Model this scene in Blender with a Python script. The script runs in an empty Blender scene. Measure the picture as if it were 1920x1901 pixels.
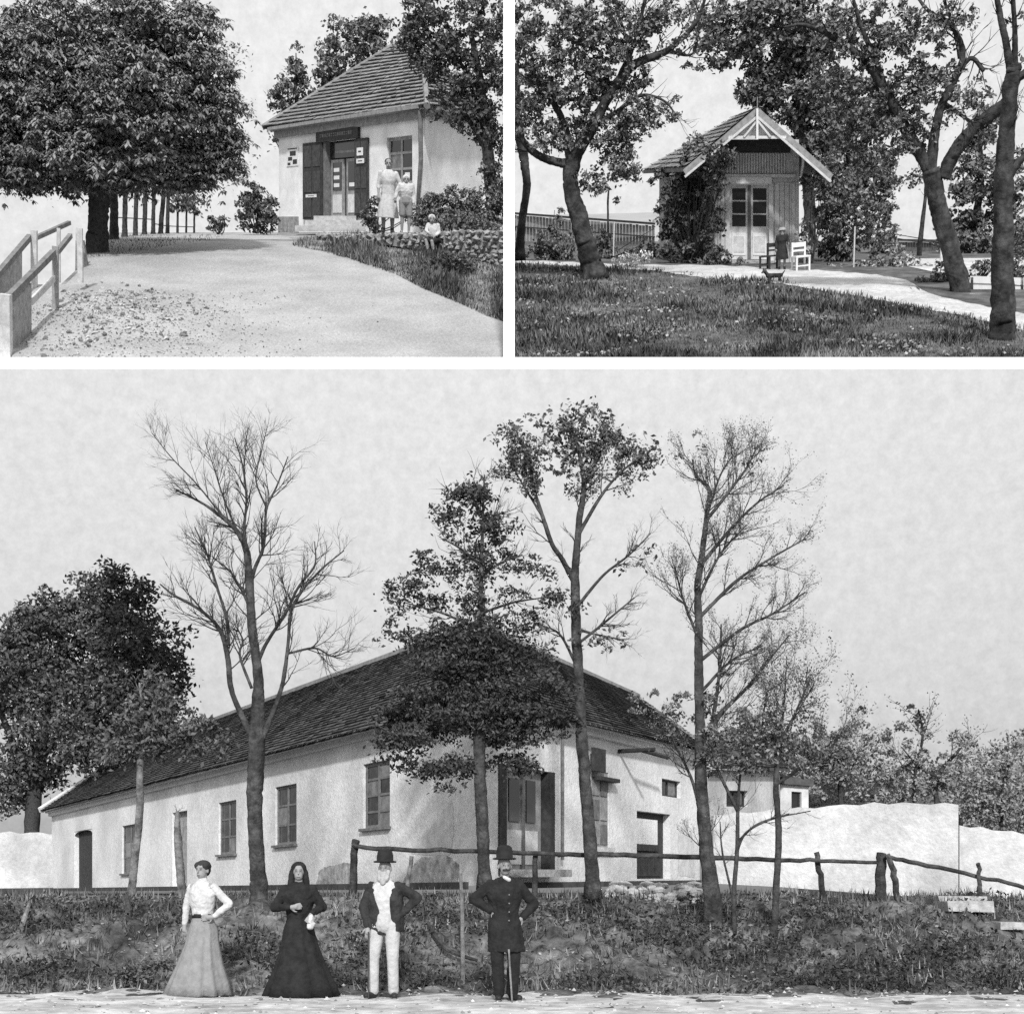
import bpy, math, random
import numpy as np
from mathutils import Vector, Matrix

# ------------------------------------------------------------------ camera, sky, sun, exposure
scene = bpy.context.scene
F, VH, CX = 2400.0, 1672.0, 960.0          # focal length, level horizon and centre column (photo pixels)
EYE = 1.35
cam_d = bpy.data.cameras.new("camera")
cam = bpy.data.objects.new("camera", cam_d)
scene.collection.objects.link(cam)
cam_d.sensor_fit = 'HORIZONTAL'
cam_d.sensor_width = 36.0
cam_d.lens = 36.0 * F / 1920.0
cam_d.shift_y = (VH - 950.5) / 1920.0
cam_d.clip_start, cam_d.clip_end = 0.5, 4000.0
cam.location = (0, 0, EYE)
cam.rotation_euler = (math.radians(90), 0, 0)
scene.camera = cam

SUN_DIR = Vector((0.04, -0.88, 0.47)).normalized()      # towards the sun
world = bpy.data.worlds.new("World")
scene.world = world
world.use_nodes = True
wn, wl = world.node_tree.nodes, world.node_tree.links
wn.clear()
w_out = wn.new('ShaderNodeOutputWorld')
w_bg = wn.new('ShaderNodeBackground')
w_sky = wn.new('ShaderNodeTexSky')
w_sky.sky_type = 'NISHITA'
w_sky.sun_disc = False
w_sky.sun_elevation = math.asin(SUN_DIR.z)
w_sky.sun_rotation = math.atan2(SUN_DIR.x, SUN_DIR.y)
w_sky.dust_density = 5.0
w_sky.air_density = 1.0
w_bw = wn.new('ShaderNodeRGBToBW')                      # black-and-white plate: the sky keeps its light, not its hue
w_pow = wn.new('ShaderNodeMath'); w_pow.operation = 'POWER'; w_pow.inputs[1].default_value = 0.3
w_tc = wn.new('ShaderNodeTexCoord')
w_nz = wn.new('ShaderNodeTexNoise')
w_nz.inputs['Scale'].default_value = 110.0
w_nz.inputs['Detail'].default_value = 10.0
w_nz.inputs['Roughness'].default_value = 0.8
w_mr = wn.new('ShaderNodeMapRange')
w_mr.inputs['From Min'].default_value = 0.3
w_mr.inputs['From Max'].default_value = 0.7
w_mr.inputs['To Min'].default_value = 0.84
w_mr.inputs['To Max'].default_value = 1.1
w_mul = wn.new('ShaderNodeMath'); w_mul.operation = 'MULTIPLY'
w_k = wn.new('ShaderNodeMath'); w_k.operation = 'MULTIPLY'; w_k.inputs[1].default_value = 4.1
wl.new(w_sky.outputs[0], w_bw.inputs[0])
wl.new(w_bw.outputs[0], w_pow.inputs[0])
wl.new(w_tc.outputs['Generated'], w_nz.inputs['Vector'])
wl.new(w_nz.outputs['Fac'], w_mr.inputs['Value'])
wl.new(w_pow.outputs[0], w_mul.inputs[0])
wl.new(w_mr.outputs[0], w_mul.inputs[1])
w_xyz = wn.new('ShaderNodeSeparateXYZ')                 # overcast: brighter overhead than near the horizon
w_el = wn.new('ShaderNodeMapRange')
w_el.inputs['From Min'].default_value = 0.0
w_el.inputs['From Max'].default_value = 1.0
w_el.inputs['To Min'].default_value = 0.82
w_el.inputs['To Max'].default_value = 2.15
wl.new(w_tc.outputs['Generated'], w_xyz.inputs[0])
wl.new(w_xyz.outputs[2], w_el.inputs['Value'])
w_m2 = wn.new('ShaderNodeMath'); w_m2.operation = 'MULTIPLY'
wl.new(w_mul.outputs[0], w_m2.inputs[0])
wl.new(w_el.outputs[0], w_m2.inputs[1])
wl.new(w_m2.outputs[0], w_k.inputs[0])
wl.new(w_k.outputs[0], w_bg.inputs['Color'])
w_bg.inputs['Strength'].default_value = 0.12
wl.new(w_bg.outputs[0], w_out.inputs['Surface'])

sun_d = bpy.data.lights.new("sun", 'SUN')
sun_d.energy = 3.8
sun_d.angle = math.radians(3.0)
sun_d.color = (1, 1, 1)
sun = bpy.data.objects.new("sun", sun_d)
scene.collection.objects.link(sun)
sun.rotation_euler = SUN_DIR.to_track_quat('Z', 'Y').to_euler()

scene.view_settings.view_transform = 'Standard'
scene.view_settings.look = 'None'
scene.view_settings.exposure = 0.0
scene.view_settings.gamma = 1.0
scene.view_settings.use_curve_mapping = False
scene.render.engine = 'CYCLES'
scene.cycles.max_bounces = 4
scene.cycles.diffuse_bounces = 3
scene.cycles.glossy_bounces = 2
scene.cycles.transmission_bounces = 2
scene.cycles.transparent_max_bounces = 4
scene.cycles.use_denoising = False
scene.render.filter_size = 2.3

rng = np.random.default_rng(11)
random.seed(11)
COL = scene.collection


# ------------------------------------------------------------------ the three stages
class Stage:
    """A place with its own ground; the upper two are tilted and scaled about the camera. P(u, v, d) gives the point seen at photo pixel (u, v), d metres deep."""
    def __init__(s, uc=CX, vc=VH, scale=1.0):
        y = Vector(((uc - CX) / F, 1.0, (VH - vc) / F)).normalized()
        x = y.cross(Vector((0, 0, 1))).normalized()
        z = x.cross(y)
        s.R = np.array([x, y, z])                       # rows: local axes
        rot = Matrix((x, y, z)).transposed().to_4x4()
        s.M = Matrix.Translation((0, 0, EYE)) @ rot @ Matrix.Scale(scale, 4)  # tilt and scale both pivot on the camera position
        s.k = scale
        s.c = y.y / math.hypot(y.x, y.y) * math.hypot(y.x, y.y)
        if scale == 1.0:
            s.M = Matrix.Identity(4)
            s.off = np.array([0, 0, EYE])
            s.c = 1.0
        else:
            s.off = np.zeros(3)
    def P(s, u, v, d):
        w = np.array([(u - CX) / F, 1.0, (VH - v) / F])
        l = s.R @ w
        return l * (d / l[1]) + s.off
    def near(s, u, v, d, ymin):
        """depth d, but never nearer than the front of the stage"""
        l = s.R @ np.array([(u - CX) / F, 1.0, (VH - v) / F])
        return max(d, ymin * l[1] / s.k)
    def mx(s, d):
        return d * s.c / F
    def mz(s, d):
        return d * s.c * s.c / F
    def uv(s, p):
        """local points (N,3) -> photo pixels"""
        w = (np.atleast_2d(p) - s.off) @ s.R
        return CX + F * w[:, 0] / w[:, 1], VH - F * w[:, 2] / w[:, 1]

B = Stage()
DIVY = 42.2                                             # where the upper stages begin
TL = Stage(660, 435, 1.9)
TR = Stage(1420, 410, 1.9)


# ------------------------------------------------------------------ materials (all greys: the plate is black and white)
MATS = {}
def mat(name, col, var=0.25, scale=3.0, rough=0.9, bump=0.0, bscale=None, island=0.0, spec=0.2, detail=5.0, lo=0.32, hi=0.68, coarse=0.0, cscale=0.6, trans=0.0):
    if name in MATS:
        return MATS[name]
    m = bpy.data.materials.new(name)
    m.use_nodes = True
    nt = m.node_tree
    n, l = nt.nodes, nt.links
    bs = n['Principled BSDF']
    bs.inputs['Roughness'].default_value = rough
    bs.inputs['Specular IOR Level'].default_value = spec
    tc = n.new('ShaderNodeTexCoord')
    nz = n.new('ShaderNodeTexNoise')
    nz.inputs['Scale'].default_value = scale
    nz.inputs['Detail'].default_value = detail
    nz.inputs['Roughness'].default_value = 0.65
    l.new(tc.outputs['Object'], nz.inputs['Vector'])
    mr = n.new('ShaderNodeMapRange')
    for k, v in (('From Min', lo), ('From Max', hi), ('To Min', col * (1 - var)), ('To Max', col * (1 + var))):
        mr.inputs[k].default_value = v
    l.new(nz.outputs['Fac'], mr.inputs['Value'])
    last = mr.outputs[0]
    def times(a, src, lo_, hi_, f0, f1):
        r = n.new('ShaderNodeMapRange')
        for k, v in (('From Min', f0), ('From Max', f1), ('To Min', lo_), ('To Max', hi_)):
            r.inputs[k].default_value = v
        l.new(src, r.inputs['Value'])
        q = n.new('ShaderNodeMath'); q.operation = 'MULTIPLY'
        l.new(a, q.inputs[0]); l.new(r.outputs[0], q.inputs[1])
        return q.outputs[0]
    if island:
        g = n.new('ShaderNodeNewGeometry')
        last = times(last, g.outputs['Random Per Island'], 1 - island, 1 + island, 0, 1)
    if coarse:
        n2 = n.new('ShaderNodeTexNoise')
        n2.inputs['Scale'].default_value = cscale
        n2.inputs['Detail'].default_value = 3.0
        l.new(tc.outputs['Object'], n2.inputs['Vector'])
        last = times(last, n2.outputs['Fac'], 1 - coarse, 1 + coarse, 0.36, 0.64)
    l.new(last, bs.inputs['Base Color'])
    if bump:
        n3 = n.new('ShaderNodeTexNoise')
        n3.inputs['Scale'].default_value = bscale or scale * 3
        n3.inputs['Detail'].default_value = 4.0
        l.new(tc.outputs['Object'], n3.inputs['Vector'])
        b = n.new('ShaderNodeBump')
        b.inputs['Strength'].default_value = bump
        b.inputs['Distance'].default_value = 0.05
        l.new(n3.outputs['Fac'], b.inputs['Height'])
        l.new(b.outputs[0], bs.inputs['Normal'])
    if trans:
        tr = n.new('ShaderNodeBsdfTranslucent')
        l.new(last, tr.inputs['Color'])
        mx = n.new('ShaderNodeMixShader')
        mx.inputs[0].default_value = trans
        l.new(bs.outputs[0], mx.inputs[1]); l.new(tr.outputs[0], mx.inputs[2])
        l.new(mx.outputs[0], n['Material Output'].inputs['Surface'])
    MATS[name] = m
    return m


# ------------------------------------------------------------------ mesh collecting
class MB:
    def __init__(s):
        s.v, s.f3, s.f4, s.n = [], [], [], 0
        s.smooth = False
    def add(s, v, quads=None, tris=None):
        v = np.asarray(v, float).reshape(-1, 3)
        s.v.append(v)
        if quads is not None and len(quads):
            s.f4.append(np.asarray(quads, int).reshape(-1, 4) + s.n)
        if tris is not None and len(tris):
            s.f3.append(np.asarray(tris, int).reshape(-1, 3) + s.n)
        s.n += len(v)
        return s
    def hexa(s, p):
        """8 corners: 0-3 one face, 4-7 the opposite one in the same order"""
        return s.add(p, [(3, 2, 1, 0), (4, 5, 6, 7), (0, 1, 5, 4), (1, 2, 6, 5), (2, 3, 7, 6), (3, 0, 4, 7)])
    def box(s, c, hx, hy, hz, ax=None):
        c = np.asarray(c, float)
        X, Y, Z = ax if ax is not None else (np.array([1., 0, 0]), np.array([0, 1., 0]), np.array([0, 0, 1.]))
        p = [c + X * hx * a + Y * hy * b + Z * hz * k for k in (-1, 1) for a, b in ((-1, -1), (1, -1), (1, 1), (-1, 1))]
        return s.hexa(p)
    def tube(s, pts, rad, sides=6, cap=True, rough=0.0):
        pts = np.asarray(pts, float); rad = np.asarray(rad, float)
        n = len(pts)
        t = np.gradient(pts, axis=0)
        t /= np.linalg.norm(t, axis=1)[:, None] + 1e-9
        ref = np.array([0.0, 1.0, 0.02]) if abs(t[0][1]) < 0.85 else np.array([1.0, 0, 0])
        a = np.cross(t, ref); a /= np.linalg.norm(a, axis=1)[:, None] + 1e-9
        b = np.cross(t, a)
        th = np.arange(sides) * 2 * math.pi / sides
        ring = a[:, None, :] * np.cos(th)[None, :, None] + b[:, None, :] * np.sin(th)[None, :, None]
        rr = rad[:, None] * np.ones((1, sides))
        if rough:
            nz_ = rng.normal(0, 1, (n + 4, sides)); nz_ = (nz_[:-4] + nz_[1:-3] + nz_[2:-2] + nz_[3:-1] + nz_[4:]) / 2.4
            ridge = rng.normal(0, 1, sides)[None, :] * .55 + nz_
            rr = rr * (1 + rough * ridge)
        v = (pts[:, None, :] + ring * rr[:, :, None]).reshape(-1, 3)
        i = np.arange(n - 1)[:, None] * sides + np.arange(sides)[None, :]
        j = np.arange(n - 1)[:, None] * sides + (np.arange(sides)[None, :] + 1) % sides
        q = np.stack([i, j, j + sides, i + sides], -1).reshape(-1, 4)
        if cap:
            v = np.vstack([v, pts[0], pts[-1]])
            k = n * sides
            tr = [(k, (x + 1) % sides, x) for x in range(sides)] + [(k + 1, (n - 1) * sides + x, (n - 1) * sides + (x + 1) % sides) for x in range(sides)]
            return s.add(v, q, tr)
        return s.add(v, q)
    def capsule(s, p0, r0, p1, r1, sides=12, rings=5):
        p0 = np.asarray(p0, float); p1 = np.asarray(p1, float)
        ax = p1 - p0; L = np.linalg.norm(ax); ax = ax / (L + 1e-9)
        pts, rad = [], []
        for k in range(rings):
            a = math.pi / 2 * (1 - k / (rings - 0.5))
            pts.append(p0 - ax * r0 * math.sin(a)); rad.append(max(r0 * math.cos(a), r0 * 0.03))
        for k in range(rings):
            a = math.pi / 2 * ((k + .5) / (rings - 0.5))
            pts.append(p1 + ax * r1 * math.sin(a)); rad.append(max(r1 * math.cos(a), r1 * 0.03))
        # fixed frame for a straight axis
        pts = np.array(pts)
        ref = np.array([0, 1.0, 0.02]) if abs(ax[1]) < 0.85 else np.array([1.0, 0, 0])
        a = np.cross(ax, ref); a /= np.linalg.norm(a); b = np.cross(ax, a)
        th = np.arange(sides) * 2 * math.pi / sides
        ring = a[None, :] * np.cos(th)[:, None] + b[None, :] * np.sin(th)[:, None]
        v = (pts[:, None, :] + ring[None] * np.array(rad)[:, None, None]).reshape(-1, 3)
        n = len(pts)
        i = np.arange(n - 1)[:, None] * sides + np.arange(sides)[None, :]
        j = np.arange(n - 1)[:, None] * sides + (np.arange(sides)[None, :] + 1) % sides
        q = np.stack([i, j, j + sides, i + sides], -1).reshape(-1, 4)
        v = np.vstack([v, pts[0], pts[-1]]); k = n * sides
        tr = [(k, (x + 1) % sides, x) for x in range(sides)] + [(k + 1, (n - 1) * sides + x, (n - 1) * sides + (x + 1) % sides) for x in range(sides)]
        return s.add(v, q, tr)
    def loft(s, rings, sides=28, pleat=0.0, npl=9, ph=0.0):
        """rings (z, cx, cy, rx, ry); pleats grow towards the first ring"""
        v = []
        th = np.arange(sides) * 2 * math.pi / sides
        for k, (z, cx, cy, rx, ry) in enumerate(rings):
            w_ = (1 - k / (len(rings) - 1)) ** .7
            f = 1 + pleat * w_ * (.5 * np.sin(th * npl + ph + .12 * k) + .5 * np.sin(th * (npl * 2 - 3) + 1.3 + ph * 2) * np.sin(th * 2 + ph) + .35 * np.sin(th * 3 + ph + .2 * k))
            v.append(np.stack([cx + rx * f * np.cos(th), cy + ry * f * np.sin(th), np.full(sides, z)], -1))
        n = len(rings)
        v = np.vstack(v + [np.array([[rings[0][1], rings[0][2], rings[0][0]], [rings[-1][1], rings[-1][2], rings[-1][0]]])])
        i = np.arange(n - 1)[:, None] * sides + np.arange(sides)[None, :]
        j = np.arange(n - 1)[:, None] * sides + (np.arange(sides)[None, :] + 1) % sides
        q = np.stack([i, j, j + sides, i + sides], -1).reshape(-1, 4)
        k = n * sides
        tr = [(k, (x + 1) % sides, x) for x in range(sides)] + [(k + 1, (n - 1) * sides + x, (n - 1) * sides + (x + 1) % sides) for x in range(sides)]
        return s.add(v, q, tr)
    def ell(s, c, rx, ry, rz, seg=14, rings=9):
        a = np.linspace(-math.pi / 2, math.pi / 2, rings)
        rr = [(c[2] + rz * math.sin(x), c[0], c[1], max(rx * math.cos(x), 1e-4), max(ry * math.cos(x), 1e-4)) for x in a]
        return s.loft(rr, seg)
    def mesh(s, name, off=None):
        v = np.vstack(s.v) if s.v else np.zeros((0, 3))
        if off is not None:
            v = v - np.asarray(off)
        me = bpy.data.meshes.new(name)
        me.vertices.add(len(v))
        me.vertices.foreach_set('co', v.astype(np.float32).ravel())
        f4 = np.vstack(s.f4) if s.f4 else np.zeros((0, 4), int)
        f3 = np.vstack(s.f3) if s.f3 else np.zeros((0, 3), int)
        idx = np.concatenate([f4.ravel(), f3.ravel()]).astype(np.int32)
        tot = np.concatenate([np.full(len(f4), 4), np.full(len(f3), 3)]).astype(np.int32)
        me.loops.add(len(idx))
        me.loops.foreach_set('vertex_index', idx)
        me.polygons.add(len(tot))
        st = np.concatenate([[0], np.cumsum(tot)[:-1]]).astype(np.int32) if len(tot) else np.zeros(0, np.int32)
        me.polygons.foreach_set('loop_start', st)
        me.polygons.foreach_set('loop_total', tot)
        me.polygons.foreach_set('use_smooth', np.full(len(tot), bool(s.smooth)))
        me.update(calc_edges=True)
        me.validate()
        return me


# ------------------------------------------------------------------ things, parts, setting
BASE = {}
def _tag(o, label=None, cat=None, group=None, kind=None):
    if label: o['label'] = label
    if cat: o['category'] = cat
    if group: o['group'] = group
    if kind: o['kind'] = kind
    return o
def root(name, label, cat, st, base, group=None):
    o = bpy.data.objects.new(name, None)
    o.empty_display_size = 0.2
    COL.objects.link(o)
    o.matrix_world = st.M @ Matrix.Translation(Vector(base))
    BASE[o.name] = np.asarray(base, float)
    return _tag(o, label, cat, group)
def part(name, mb, m, parent, label=None, kind=None):
    b = BASE[parent.name]
    me = mb.mesh(name, b)
    me.materials.append(m)
    o = bpy.data.objects.new(name, me)
    COL.objects.link(o)
    o.parent = parent
    BASE[o.name] = b
    return _tag(o, label, None, None, kind)
def thing(name, mb, m, label, cat, st, base, group=None, kind=None):
    me = mb.mesh(name, base)
    me.materials.append(m)
    o = bpy.data.objects.new(name, me)
    COL.objects.link(o)
    o.matrix_world = st.M @ Matrix.Translation(Vector(base))
    BASE[o.name] = np.asarray(base, float)
    return _tag(o, label, cat, group, kind)
def struct(name, mb, m, st, base=(0, 0, 0), label=None, kind='structure'):
    return thing(name, mb, m, label, None, st, base, None, kind)

def fbm(x, y, s=1.0, seed=0.0):
    r = 0
    for k, a in enumerate((1, .55, .3, .17)):
        q = s * (1.9 ** k)
        r = r + a * (np.sin(q * x * 1.3 + 1.7 * seed + k * 2.1 + 1.3 * np.sin(q * y * .9 + k)) * np.cos(q * y * 1.1 - seed + k * 1.3 + 1.1 * np.sin(q * x * .7)))
    return r
def spline(pts, n=6):
    """Catmull-Rom through rows of pts (any width)"""
    p = np.asarray(pts, float)
    if len(p) < 3:
        return np.array([p[0] + (p[-1] - p[0]) * t for t in np.linspace(0, 1, n + 1)])
    q = np.vstack([2 * p[0] - p[1], p, 2 * p[-1] - p[-2]])
    out = []
    for i in range(1, len(q) - 2):
        for t in np.linspace(0, 1, n, endpoint=False):
            a, b, c, d = q[i - 1], q[i], q[i + 1], q[i + 2]
            out.append(.5 * ((2 * b) + (c - a) * t + (2 * a - 5 * b + 4 * c - d) * t * t + (3 * b - a - 3 * c + d) * t ** 3))
    out.append(p[-1])
    return np.array(out)
def interp(x, table):
    xs, ys = zip(*table)
    return np.interp(x, xs, ys)


# ------------------------------------------------------------------ plants
def rand_dirs(n):
    v = rng.normal(size=(n, 3))
    return v / np.linalg.norm(v, axis=1)[:, None]
def add_leaves(mb, c, size, aspect=0.55, up=0.6, jit=0.35, droop=0.0):
    """diamond leaves at centres c; size in metres"""
    n = len(c)
    if not n:
        return
    nrm = rand_dirs(n) + np.array([0, -0.25, up])
    nrm /= np.linalg.norm(nrm, axis=1)[:, None]
    a = np.cross(nrm, rand_dirs(n)); a /= np.linalg.norm(a, axis=1)[:, None] + 1e-9
    b = np.cross(nrm, a)
    L = size * (1 + jit * rng.uniform(-1, 1, n))[:, None]
    Wd = L * aspect
    p0, p2 = c - a * L * .5, c + a * L * .5
    p1, p3 = c + b * Wd * .5 + nrm * L * .07, c - b * Wd * .5 + nrm * L * .07
    v = np.stack([p0, p1, p2, p3], 1).reshape(-1, 3)
    q = np.arange(n)[:, None] * 4 + np.arange(4)[None]
    mb.add(v, q)
def add_palmate(mb, c, size, nl=6):
    """drooping fans of leaflets (horse chestnut)"""
    n = len(c)
    th0 = rng.uniform(0, 6.28, n)
    for k in range(nl):
        th = th0 + k * 2 * math.pi / nl + rng.normal(0, .15, n)
        el = rng.uniform(-1.0, -0.25, n)
        d = np.stack([np.cos(th) * np.cos(el), np.sin(th) * np.cos(el), np.sin(el)], -1)
        side = np.stack([-np.sin(th), np.cos(th), np.zeros(n)], -1)
        L = (size * rng.uniform(.5, 1.3, n))[:, None]
        p0 = c; p2 = c + d * L
        mid = c + d * L * .62 + np.array([0, 0, .06]) * L
        v = np.stack([p0, mid + side * L * .2, p2, mid - side * L * .2], 1).reshape(-1, 3)
        mb.add(v, np.arange(n)[:, None] * 4 + np.arange(4)[None])
def blob_points(st, d, blob, n, clump_px=22, flat=0.55, shell=0.35, per=34):
    """points of foliage in an ellipsoid (u, v, ru, rv[, depth radius factor]) gathered in clumps"""
    u, v, ru, rv = blob[:4]
    kd = blob[4] if len(blob) > 4 else 0.8
    dd = blob[5] if len(blob) > 5 else 0.0
    c = st.P(u, v, d + dd)
    R = np.array([ru * st.mx(d), max(ru, rv) * st.mx(d) * kd, rv * st.mz(d)])
    ncl = max(4, int(n / per))
    dirs = rand_dirs(ncl)
    rad = shell + (1 - shell) * rng.uniform(0, 1, ncl) ** 0.5
    wob = 1 + 0.12 * np.sin(dirs[:, 0] * 5 + u) + 0.1 * np.sin(dirs[:, 2] * 7 + v)
    cc = dirs * (rad * wob)[:, None] * R
    k = rng.integers(0, ncl, n)
    rc = clump_px * st.mx(d) * rng.uniform(.5, 1.15, ncl)
    off = rng.normal(size=(n, 3)) * .55
    off[:, 2] *= flat
    off[:, 2] -= 0.35 * (off[:, 0] ** 2 + off[:, 1] ** 2)          # clumps hang like domes
    return c + cc[k] + off * rc[k][:, None]
def clip_pts(st, p, ulim):
    if ulim is None:
        return p
    u, v = st.uv(p)
    return p[(u > ulim[0]) & (u < ulim[1])]

def grow(mb, tips, p, dr, L, r, level, up=0.25, wob=0.35, kids=4, spread=0.9):
    n = 5
    pts = [p]
    d = dr / (np.linalg.norm(dr) + 1e-9)
    for i in range(n):
        d = d + rng.normal(0, wob / n, 3) * 1.4 + np.array([0, 0, up / n])
        d /= np.linalg.norm(d)
        pts.append(pts[-1] + d * L / n)
    pts = np.array(pts)
    mb.tube(pts, np.linspace(r, r * .3, n + 1), 3 if level < 2 else 4, False)
    tips.extend(pts[2:])
    if level > 0:
        for k in range(kids):
            i = rng.integers(1, n + 1)
            t = (pts[min(i, n)] - pts[i - 1]); t /= np.linalg.norm(t)
            side = np.cross(t, rand_dirs(1)[0]); side /= np.linalg.norm(side) + 1e-9
            grow(mb, tips, pts[i], t + side * spread * rng.uniform(.5, 1.1), L * rng.uniform(.4, .72), r * .52, level - 1, up, wob, kids, spread)

def tree(st, name, label, d, limbs, bark, leaf=None, cat='tree', twigs=None, blobs=(), leaf_px=7, group=None, tipleaf=0, tip_px=5, tip_sc=6,
         ulim=None, palm=0, aspect=.55, clump=22, dens=None, shell=.35, flat=.55, up=.6, tiplim=None, per=34):
    """limbs: lists of (u, v, radius px[, depth offset]); blobs: (u, v, ru, rv, depth factor, depth offset, leaves)"""
    base = st.P(limbs[0][0][0], limbs[0][0][1], d)
    r = root(name, label, cat, st, base, group)
    tb, wb = MB(), MB()
    tips = []
    tb.smooth = True
    for li, lm in enumerate(limbs):
        sp = spline([(q[0], q[1], q[2], q[3] if len(q) > 3 else 0) for q in lm], 12)
        pts = np.array([st.P(a[0], a[1], d + a[3]) for a in sp])
        rad = np.maximum(sp[:, 2], .35) * st.mx(d)
        jit = rng.normal(0, .03, pts.shape) * rad[:, None]
        jit[0] = 0
        pts = pts + jit
        if li == 0:
            rad[:3] *= np.array([1.35, 1.15, 1.05])[:len(rad[:3])]
            pts[0, 2] -= .15
        tb.tube(pts, rad * (1 + rng.normal(0, .012, len(rad))), 16 if sp[0, 2] > 6 else 7, True, .075 if sp[0, 2] > 6 else .04)
        if twigs:
            Lp, n, lev = twigs['len'] * st.mx(d), twigs['n'], twigs['lev']
            s0 = twigs.get('start0', .55) if li == 0 else twigs.get('start', .2)
            for k in range(n if li else twigs.get('n0', n)):
                f = rng.uniform(s0, 1.0)
                i = min(int(f * (len(pts) - 1)), len(pts) - 2)
                t = pts[i + 1] - pts[i]; t /= np.linalg.norm(t) + 1e-9
                side = np.cross(t, rand_dirs(1)[0]); side /= np.linalg.norm(side) + 1e-9
                grow(wb, tips, pts[i], t * twigs.get('fwd', .8) + side * rng.uniform(.5, 1.0), Lp * rng.uniform(.55, 1.2) * (1.15 - .5 * f), min(rad[i] * .55, twigs.get('r', 1.6) * st.mx(d)), lev,
                     twigs.get('up', .3), twigs.get('wob', .4), twigs.get('kids', 4), twigs.get('spread', .8))
    tr = part('trunk', tb, bark, r)
    if wb.n:
        part('branches', wb, bark, r, kind='stuff')
    if leaf is not None:
        lb = MB()
        for b in blobs:
            n = b[6]
            if palm:
                p = clip_pts(st, blob_points(st, d, b, n, clump, flat, shell, per), ulim)
                add_palmate(lb, p, palm * st.mx(d))
                add_leaves(lb, clip_pts(st, blob_points(st, d, b, int(n * 2.2), clump * 1.1, flat, .1, per), ulim), palm * .5 * st.mx(d), .5, .5, .5)
            else:
                p = clip_pts(st, blob_points(st, d, b, n, clump, flat, shell, per), ulim)
                add_leaves(lb, p, leaf_px * st.mx(d), aspect, up)
        if tipleaf and tips:
            tp = np.array(tips)
            if tiplim is not None:
                u, v = st.uv(tp)
                tp = tp[tiplim(u, v)]
            if len(tp):
                c = np.repeat(tp, tipleaf, 0) + rng.normal(0, tip_sc * st.mx(d), (len(tp) * tipleaf, 3))
                add_leaves(lb, clip_pts(st, c, ulim), tip_px * st.mx(d), aspect, up)
        if lb.n:
            part('crown', lb, leaf, r)
    return r

def bush(st, name, label, d, base_uv, blobs, leaf, leaf_px=6, cat='bush', group=None, clump=12, ulim=None, stem=None, aspect=.55, shell=.25, up=.6, palm=0):
    base = st.P(base_uv[0], base_uv[1], d)
    r = root(name, label, cat, st, base, group)
    lb, sb = MB(), MB()
    for b in blobs:
        p = clip_pts(st, blob_points(st, d, b, b[6], clump, .7, shell), ulim)
        if palm: add_palmate(lb, p, palm * st.mx(d), 5)
        else: add_leaves(lb, p, leaf_px * st.mx(d), aspect, up)
        top = st.P(b[0], b[1] - b[3] * .4, d + (b[5] if len(b) > 5 else 0))
        for k in range(3):
            q = base + rng.normal(0, .06, 3) * np.array([1, 1, 0])
            e = top + rng.normal(0, .5, 3) * b[2] * st.mx(d) * .5
            m_ = (q + e) / 2 + rng.normal(0, .08, 3)
            sb.tube(spline([q, m_, e], 4), np.linspace(1.2, .5, 9) * st.mx(d), 4, False)
    part('foliage', lb, leaf, r)
    part('stem', sb, stem or MATS['bark_dark'], r)
    return r

def blades(mb, p, h, lean=.5, w=.12):
    """grass blades (triangles) rooted at p with heights h"""
    n = len(p)
    th = rng.uniform(0, 6.28, n)
    d = np.stack([np.cos(th), np.sin(th), np.zeros(n)], -1)
    sd = np.stack([-np.sin(th), np.cos(th), np.zeros(n)], -1)
    le = rng.uniform(.1, 1, n)[:, None] * lean
    tip = p + d * le * h[:, None] + np.array([0, 0, 1.0]) * h[:, None] * np.sqrt(np.maximum(1 - le ** 2, .1))
    ww = (w * h)[:, None] * .5
    v = np.stack([p - sd * ww, p + sd * ww, tip], 1).reshape(-1, 3)
    mb.add(v, None, np.arange(n)[:, None] * 3 + np.arange(3)[None])


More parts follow.
